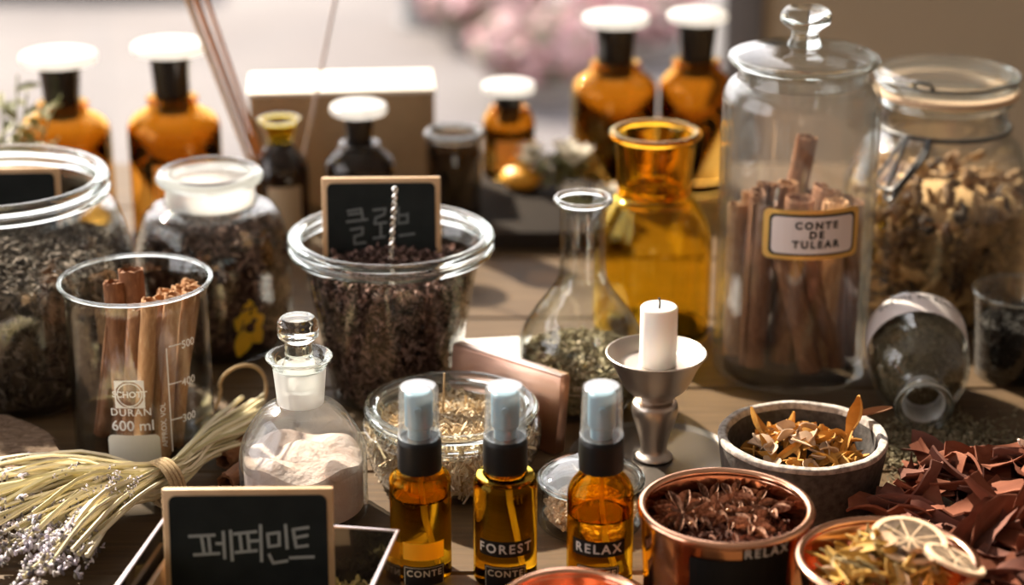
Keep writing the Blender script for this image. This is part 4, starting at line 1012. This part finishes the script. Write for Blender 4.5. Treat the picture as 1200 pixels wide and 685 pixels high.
# weathered live-edge wood slab at the left
V, F = [], []
outl = [(-.46,1.115),(-.27,1.115),(-.262,1.128),(-.259,1.142),(-.275,1.150),(-.282,1.164),(-.288,1.18),(-.302,1.195),(-.325,1.212),(-.46,1.218)]
bm = bmesh.new(); f_ = bm.faces.new([bm.verts.new((x, y, 0)) for x, y in outl])
r_ = bmesh.ops.extrude_face_region(bm, geom=[f_]); bmesh.ops.translate(bm, verts=[e for e in r_['geom'] if isinstance(e, bmesh.types.BMVert)], vec=(0,0,.020))
bmesh.ops.recalc_face_normals(bm, faces=bm.faces[:]); bmesh.ops.bevel(bm, geom=bm.edges[:], offset=.003, segments=2, affect='EDGES')
bm.verts.index_update(); V = [tuple(v.co) for v in bm.verts]; F = [tuple(v.index for v in f.verts) for f in bm.faces]; bm.free()
tag(put('wood_slab', (V, F), OLDW), 'weathered rough wood slab lying behind the lavender at the photo edge', 'wood slab')

# ------------------------------------------------------------------ back row
def stopper_bottle(label, px, py_top, Y, rd, rb_, body_m, body_label=None, z0=0.0, neck=.55):
    """reagent bottle with a wide flat stopper"""
    zt = zp(py_top, Y)-z0; X = xp(px, Y, zt+z0); rD = R(rd, Y, zt); rB = R(rb_, Y, .08); rN = rD*neck
    t = thing('stoppered_amber_bottle' if body_m is AMB else 'stoppered_brown_bottle', label, 'bottle', (X, Y, z0), (0,0,0), 'stoppered bottles of the back row')
    hs = zt*.63; hn = zt*.72
    o = rnd([(rB*.85,0),(rB,.002),(rB,hs-.002),(rN+.004,hs+.008),(rN,hn)], [0,.004,rB*.5,.006,0], 7)
    P, inn = shell(o, .0022, .005)
    put('glass_body', lathe(P, 56), AMBBR if body_m is AMB else body_m, t, ang=40)
    put('lip', ring(rN+.0015, hn, .003, .0025, 48), AMBR if body_m is AMB else BRN, t, ang=80)
    st = put('stopper', lathe(rnd([(0,hn-.012),(rN-.004,hn-.012),(rN*.98,zt-.009),(rN*.98,zt-.008),(0,zt-.008)], [0,.001,.002,.001,0]), 56), pbr('dark_stopper_glass', (.012,.010,.009), .1, spec=.6), t, ang=45)
    put('stopper_disc', lathe(rnd([(0,zt-.008),(rD-.001,zt-.0075),(rD,zt-.004),(rD-.001,zt),(0,zt+.0005)], [0,.002,.002,.003,0]), 56), DISC, st, ang=60)
    if body_label:
        put('label', wrap(grid(-rB*.62,rB*.62,-hs*.30,hs*.22), rB+.0004, face(X,Y)+.1, hs*.48), body_label, t, smooth=False)
    return t
DISC = thin_glass('sky_whitened_disc', tint=(.9,.9,.9), haze=.6, f0=.15, rough=.08)  # white haze imitates the sky mirrored in the stopper tops
KL = pbr('tan_label', (.40,.30,.19), .8)
stopper_bottle('amber stoppered bottle behind the leafy sprig at the photo edge', 68, 62, 1.63, 46, 54, AMB)
stopper_bottle('amber stoppered bottle behind the frosted-necked jar', 198, 50, 1.62, 45, 54, AMB, pbr('orange_label', (.80,.36,.04), .5, trans=.4))
stopper_bottle('dark brown stoppered bottle with tan label before the kraft box', 420, 122, 1.60, 34, 41, BRN, KL)
stopper_bottle('small amber stoppered bottle standing alone on the dark board', 596, 97, 1.745, 32, 31, AMB, z0=.016, body_label=pbr('pale_orange_label', (.80,.45,.12), .5, trans=.4))
stopper_bottle('tall amber stoppered bottle behind the honey amber bottle', 722, 17, 1.755, 40, 50, AMB, neck=.62)
stopper_bottle('tall amber stoppered bottle beside the window frame', 818, 14, 1.755, 36, 42, AMB, neck=.66)
# reed diffuser
Y = 1.60; zt = zp(140, Y); X = xp(327, Y, zt); rD = R(25, Y, zt); rB = R(33, Y, .05)
t = thing('reed_diffuser', 'dark reed diffuser bottle with an amber funnel mouth and tan label', 'diffuser', (X, Y, 0))
P, inn = shell(rnd([(rB*.85,0),(rB,.002),(rB,zt*.66),(rD*.62,zt*.80),(rD*.62,zt*.84)], [0,.004,.014,.006,0], 6), .002, .004)
put('glass_body', lathe(P, 48), BRN, t, ang=40)
put('funnel_mouth', lathe(rnd([(rD*.55,zt*.82),(rD-.002,zt-.002),(rD,zt),(rD-.003,zt),(rD*.45,zt*.84),(rD*.55,zt*.82)], .001), 48), AMBY, t)
put('rim', ring(rD-.0015, zt, .0018, .0015, 48), GLR, t, ang=80)
put('label', wrap(grid(-rB*.62,rB*.62,-.022,.018), rB+.0004, face(X,Y)+.1, zt*.36), KL, t, smooth=False)
REED = pbr('rattan_reed', (.46,.20,.06), .85, spec=.1, noise=(80,(.32,.13,.04),.6)); REEDP = pbr('pale_reed', (.56,.34,.17), .85, spec=.1, noise=(80,(.42,.24,.11),.6))
def reed(px, py, dy, m, lab, off, r_=.0022):
    zt2 = zp(py, Y+dy); a = Vector((X+off, Y, .02)); b = Vector((xp(px,Y+dy,zt2), Y+dy, zt2)); b = a+(b-a)*1.22
    tag(put('reed', tube([tuple(a), tuple((a+b)/2), tuple(b)], r_, 8), m), lab, 'reed', 'reeds in the diffuser')
reed(233, 8, -.02, REED, 'brown diffuser reed leaning toward the amber bottles', -.0025, .0024)
reed(222, 6, -.03, REEDP, 'pale diffuser reed leaning beside the brown one', -.0085, .0022)
reed(246, 10, -.005, REED, 'darker diffuser reed leaning just behind the others', .0005, .0018)
reed(392, 4, .03, pbr('grey_reed', (.42,.32,.28), .8), 'thin greyish diffuser reed leaning toward the kraft box', .006, .0013)
# kraft box, sunlight on its top painted as a white layer
Yb = 1.70; z_ = zp(106, Yb); xa, xb = xp(292, Yb, z_), xp(509, Yb, z_)
t = thing('kraft_box', 'brown kraft cardboard box with a top painted sunlit white behind the dark bottles', 'box', ((xa+xb)/2, Yb, 0), (0,0,math.radians(5)))
wb = (xb-xa)/2
put('box_body', box(-wb,wb,0,.066,0,z_-.004,.001), KRAFT, t); put('sunlit_box_top', box(-wb-.001,wb+.001,-.001,.067,z_-.004,z_,.001), pbr('sunlit_card', (.86,.80,.72), .7), t)
# dark open jar
Y = 1.575; z0 = .016; zt = zp(172, Y)-z0; X = xp(530, Y, zt); rD = R(35, Y, zt)
t, inn = jar('dark_open_jar', 'dark brown open glass jar with a pale rim beside the kraft box', (X, 1.615, z0), rnd([(rD*.8,0),(rD-.002,.002),(rD-.001,zt-.01),(rD-.002,zt)], [0,.004,.01,0]), gm=BRN, rim=(rD-.0022, zt-.001, .0032, .0034))
tag(put('dark_board', box(-.10,.085,0,.23,0,.016,.002), pbr('dark_board_wood', (.025,.02,.016), .9, spec=.1, wave=(12,(2,20,6),[(.012,.010,.008),(.03,.022,.017)])), loc=(0,1.585,0)), 'dark wooden serving board under the back bottles', 'board')
# orange half and white flower sprig
p = at(612, 219, .02); t = thing('orange_half', 'halved orange lying on the dark board below the small amber bottle', 'fruit', (p.x, p.y+.012, .016))
V, F = blob(.0185, 3); V = [(v[0], v[1], max(v[2]*.62+.0095, .0)) for v in V]
put('peel', (V, F), pbr('orange_peel', (.88,.42,.04), .45, bump=(900,.2,.0005)), t); put('cut_face', lathe([(0,.0212),(.006,.0211),(.009,.0205),(0,.0200)],24), pbr('orange_flesh', (.95,.58,.12), .35), t)
random.seed(8)
LG = pbr('sprig_leaf', (.22,.24,.09), .55, island=[(.16,.19,.07),(.30,.30,.13),(.40,.36,.20)], trans=.25); WF = pbr('white_flower', (.90,.86,.76), .7, trans=.25)
def sprig(label, c, n, spread, hgt, flowers, lm=LG):
    t = thing('leafy_sprig', label, 'sprig', c)
    for k in range(n):
        a = random.uniform(0,2*PI); tip = Vector((math.cos(a)*spread*random.uniform(.5,1), math.sin(a)*spread*.6*random.uniform(.5,1), hgt*random.uniform(.6,1)))
        pts = spl([(0,0,.001), tuple(tip*.5+Vector((0,0,hgt*.15))), tuple(tip)], 4)
        st = put('stem', tube(pts, .0009, 5), lm, t)
        for j in range(6):
            p = Vector(pts[2+j % (len(pts)-2)]); V, F = strip(random.uniform(.014,.022), random.uniform(.006,.009), .0006, random.uniform(-.8,.8), .3, 'leaf', cup=.2, n=4)
            put('leaf', ([(v[0]+.008, v[1], v[2]) for v in V], F), lm, st, loc=p, rot=(random.uniform(-.6,.6), random.uniform(-.9,.3), random.uniform(0,6)))
        if k < flowers:
            for j in range(6):
                V, F = strip(.018,.011,.0006,.7,0,'drop',cup=.3,n=4); put('petal', ([(v[0]+.006, v[1], v[2]) for v in V], F), WF, st, loc=tip, rot=(0,-.5,j*PI/3))
    return t
sprig('white-flowered leafy sprig lying between the small and tall amber bottles', (xp(655,1.70,.02),1.70,.0165), 9, .032, .035, 7)
sprig('low green sprig lying behind the flask neck', (xp(690,1.66,.0),1.655,.0005), 8, .035, .022, 2)
sprig('tall green leafy sprig standing at the photo edge behind the big jar', (xp(24,1.57,.0),1.565,.0005), 18, .052, .145, 0)
bpy.context.view_layer.update()
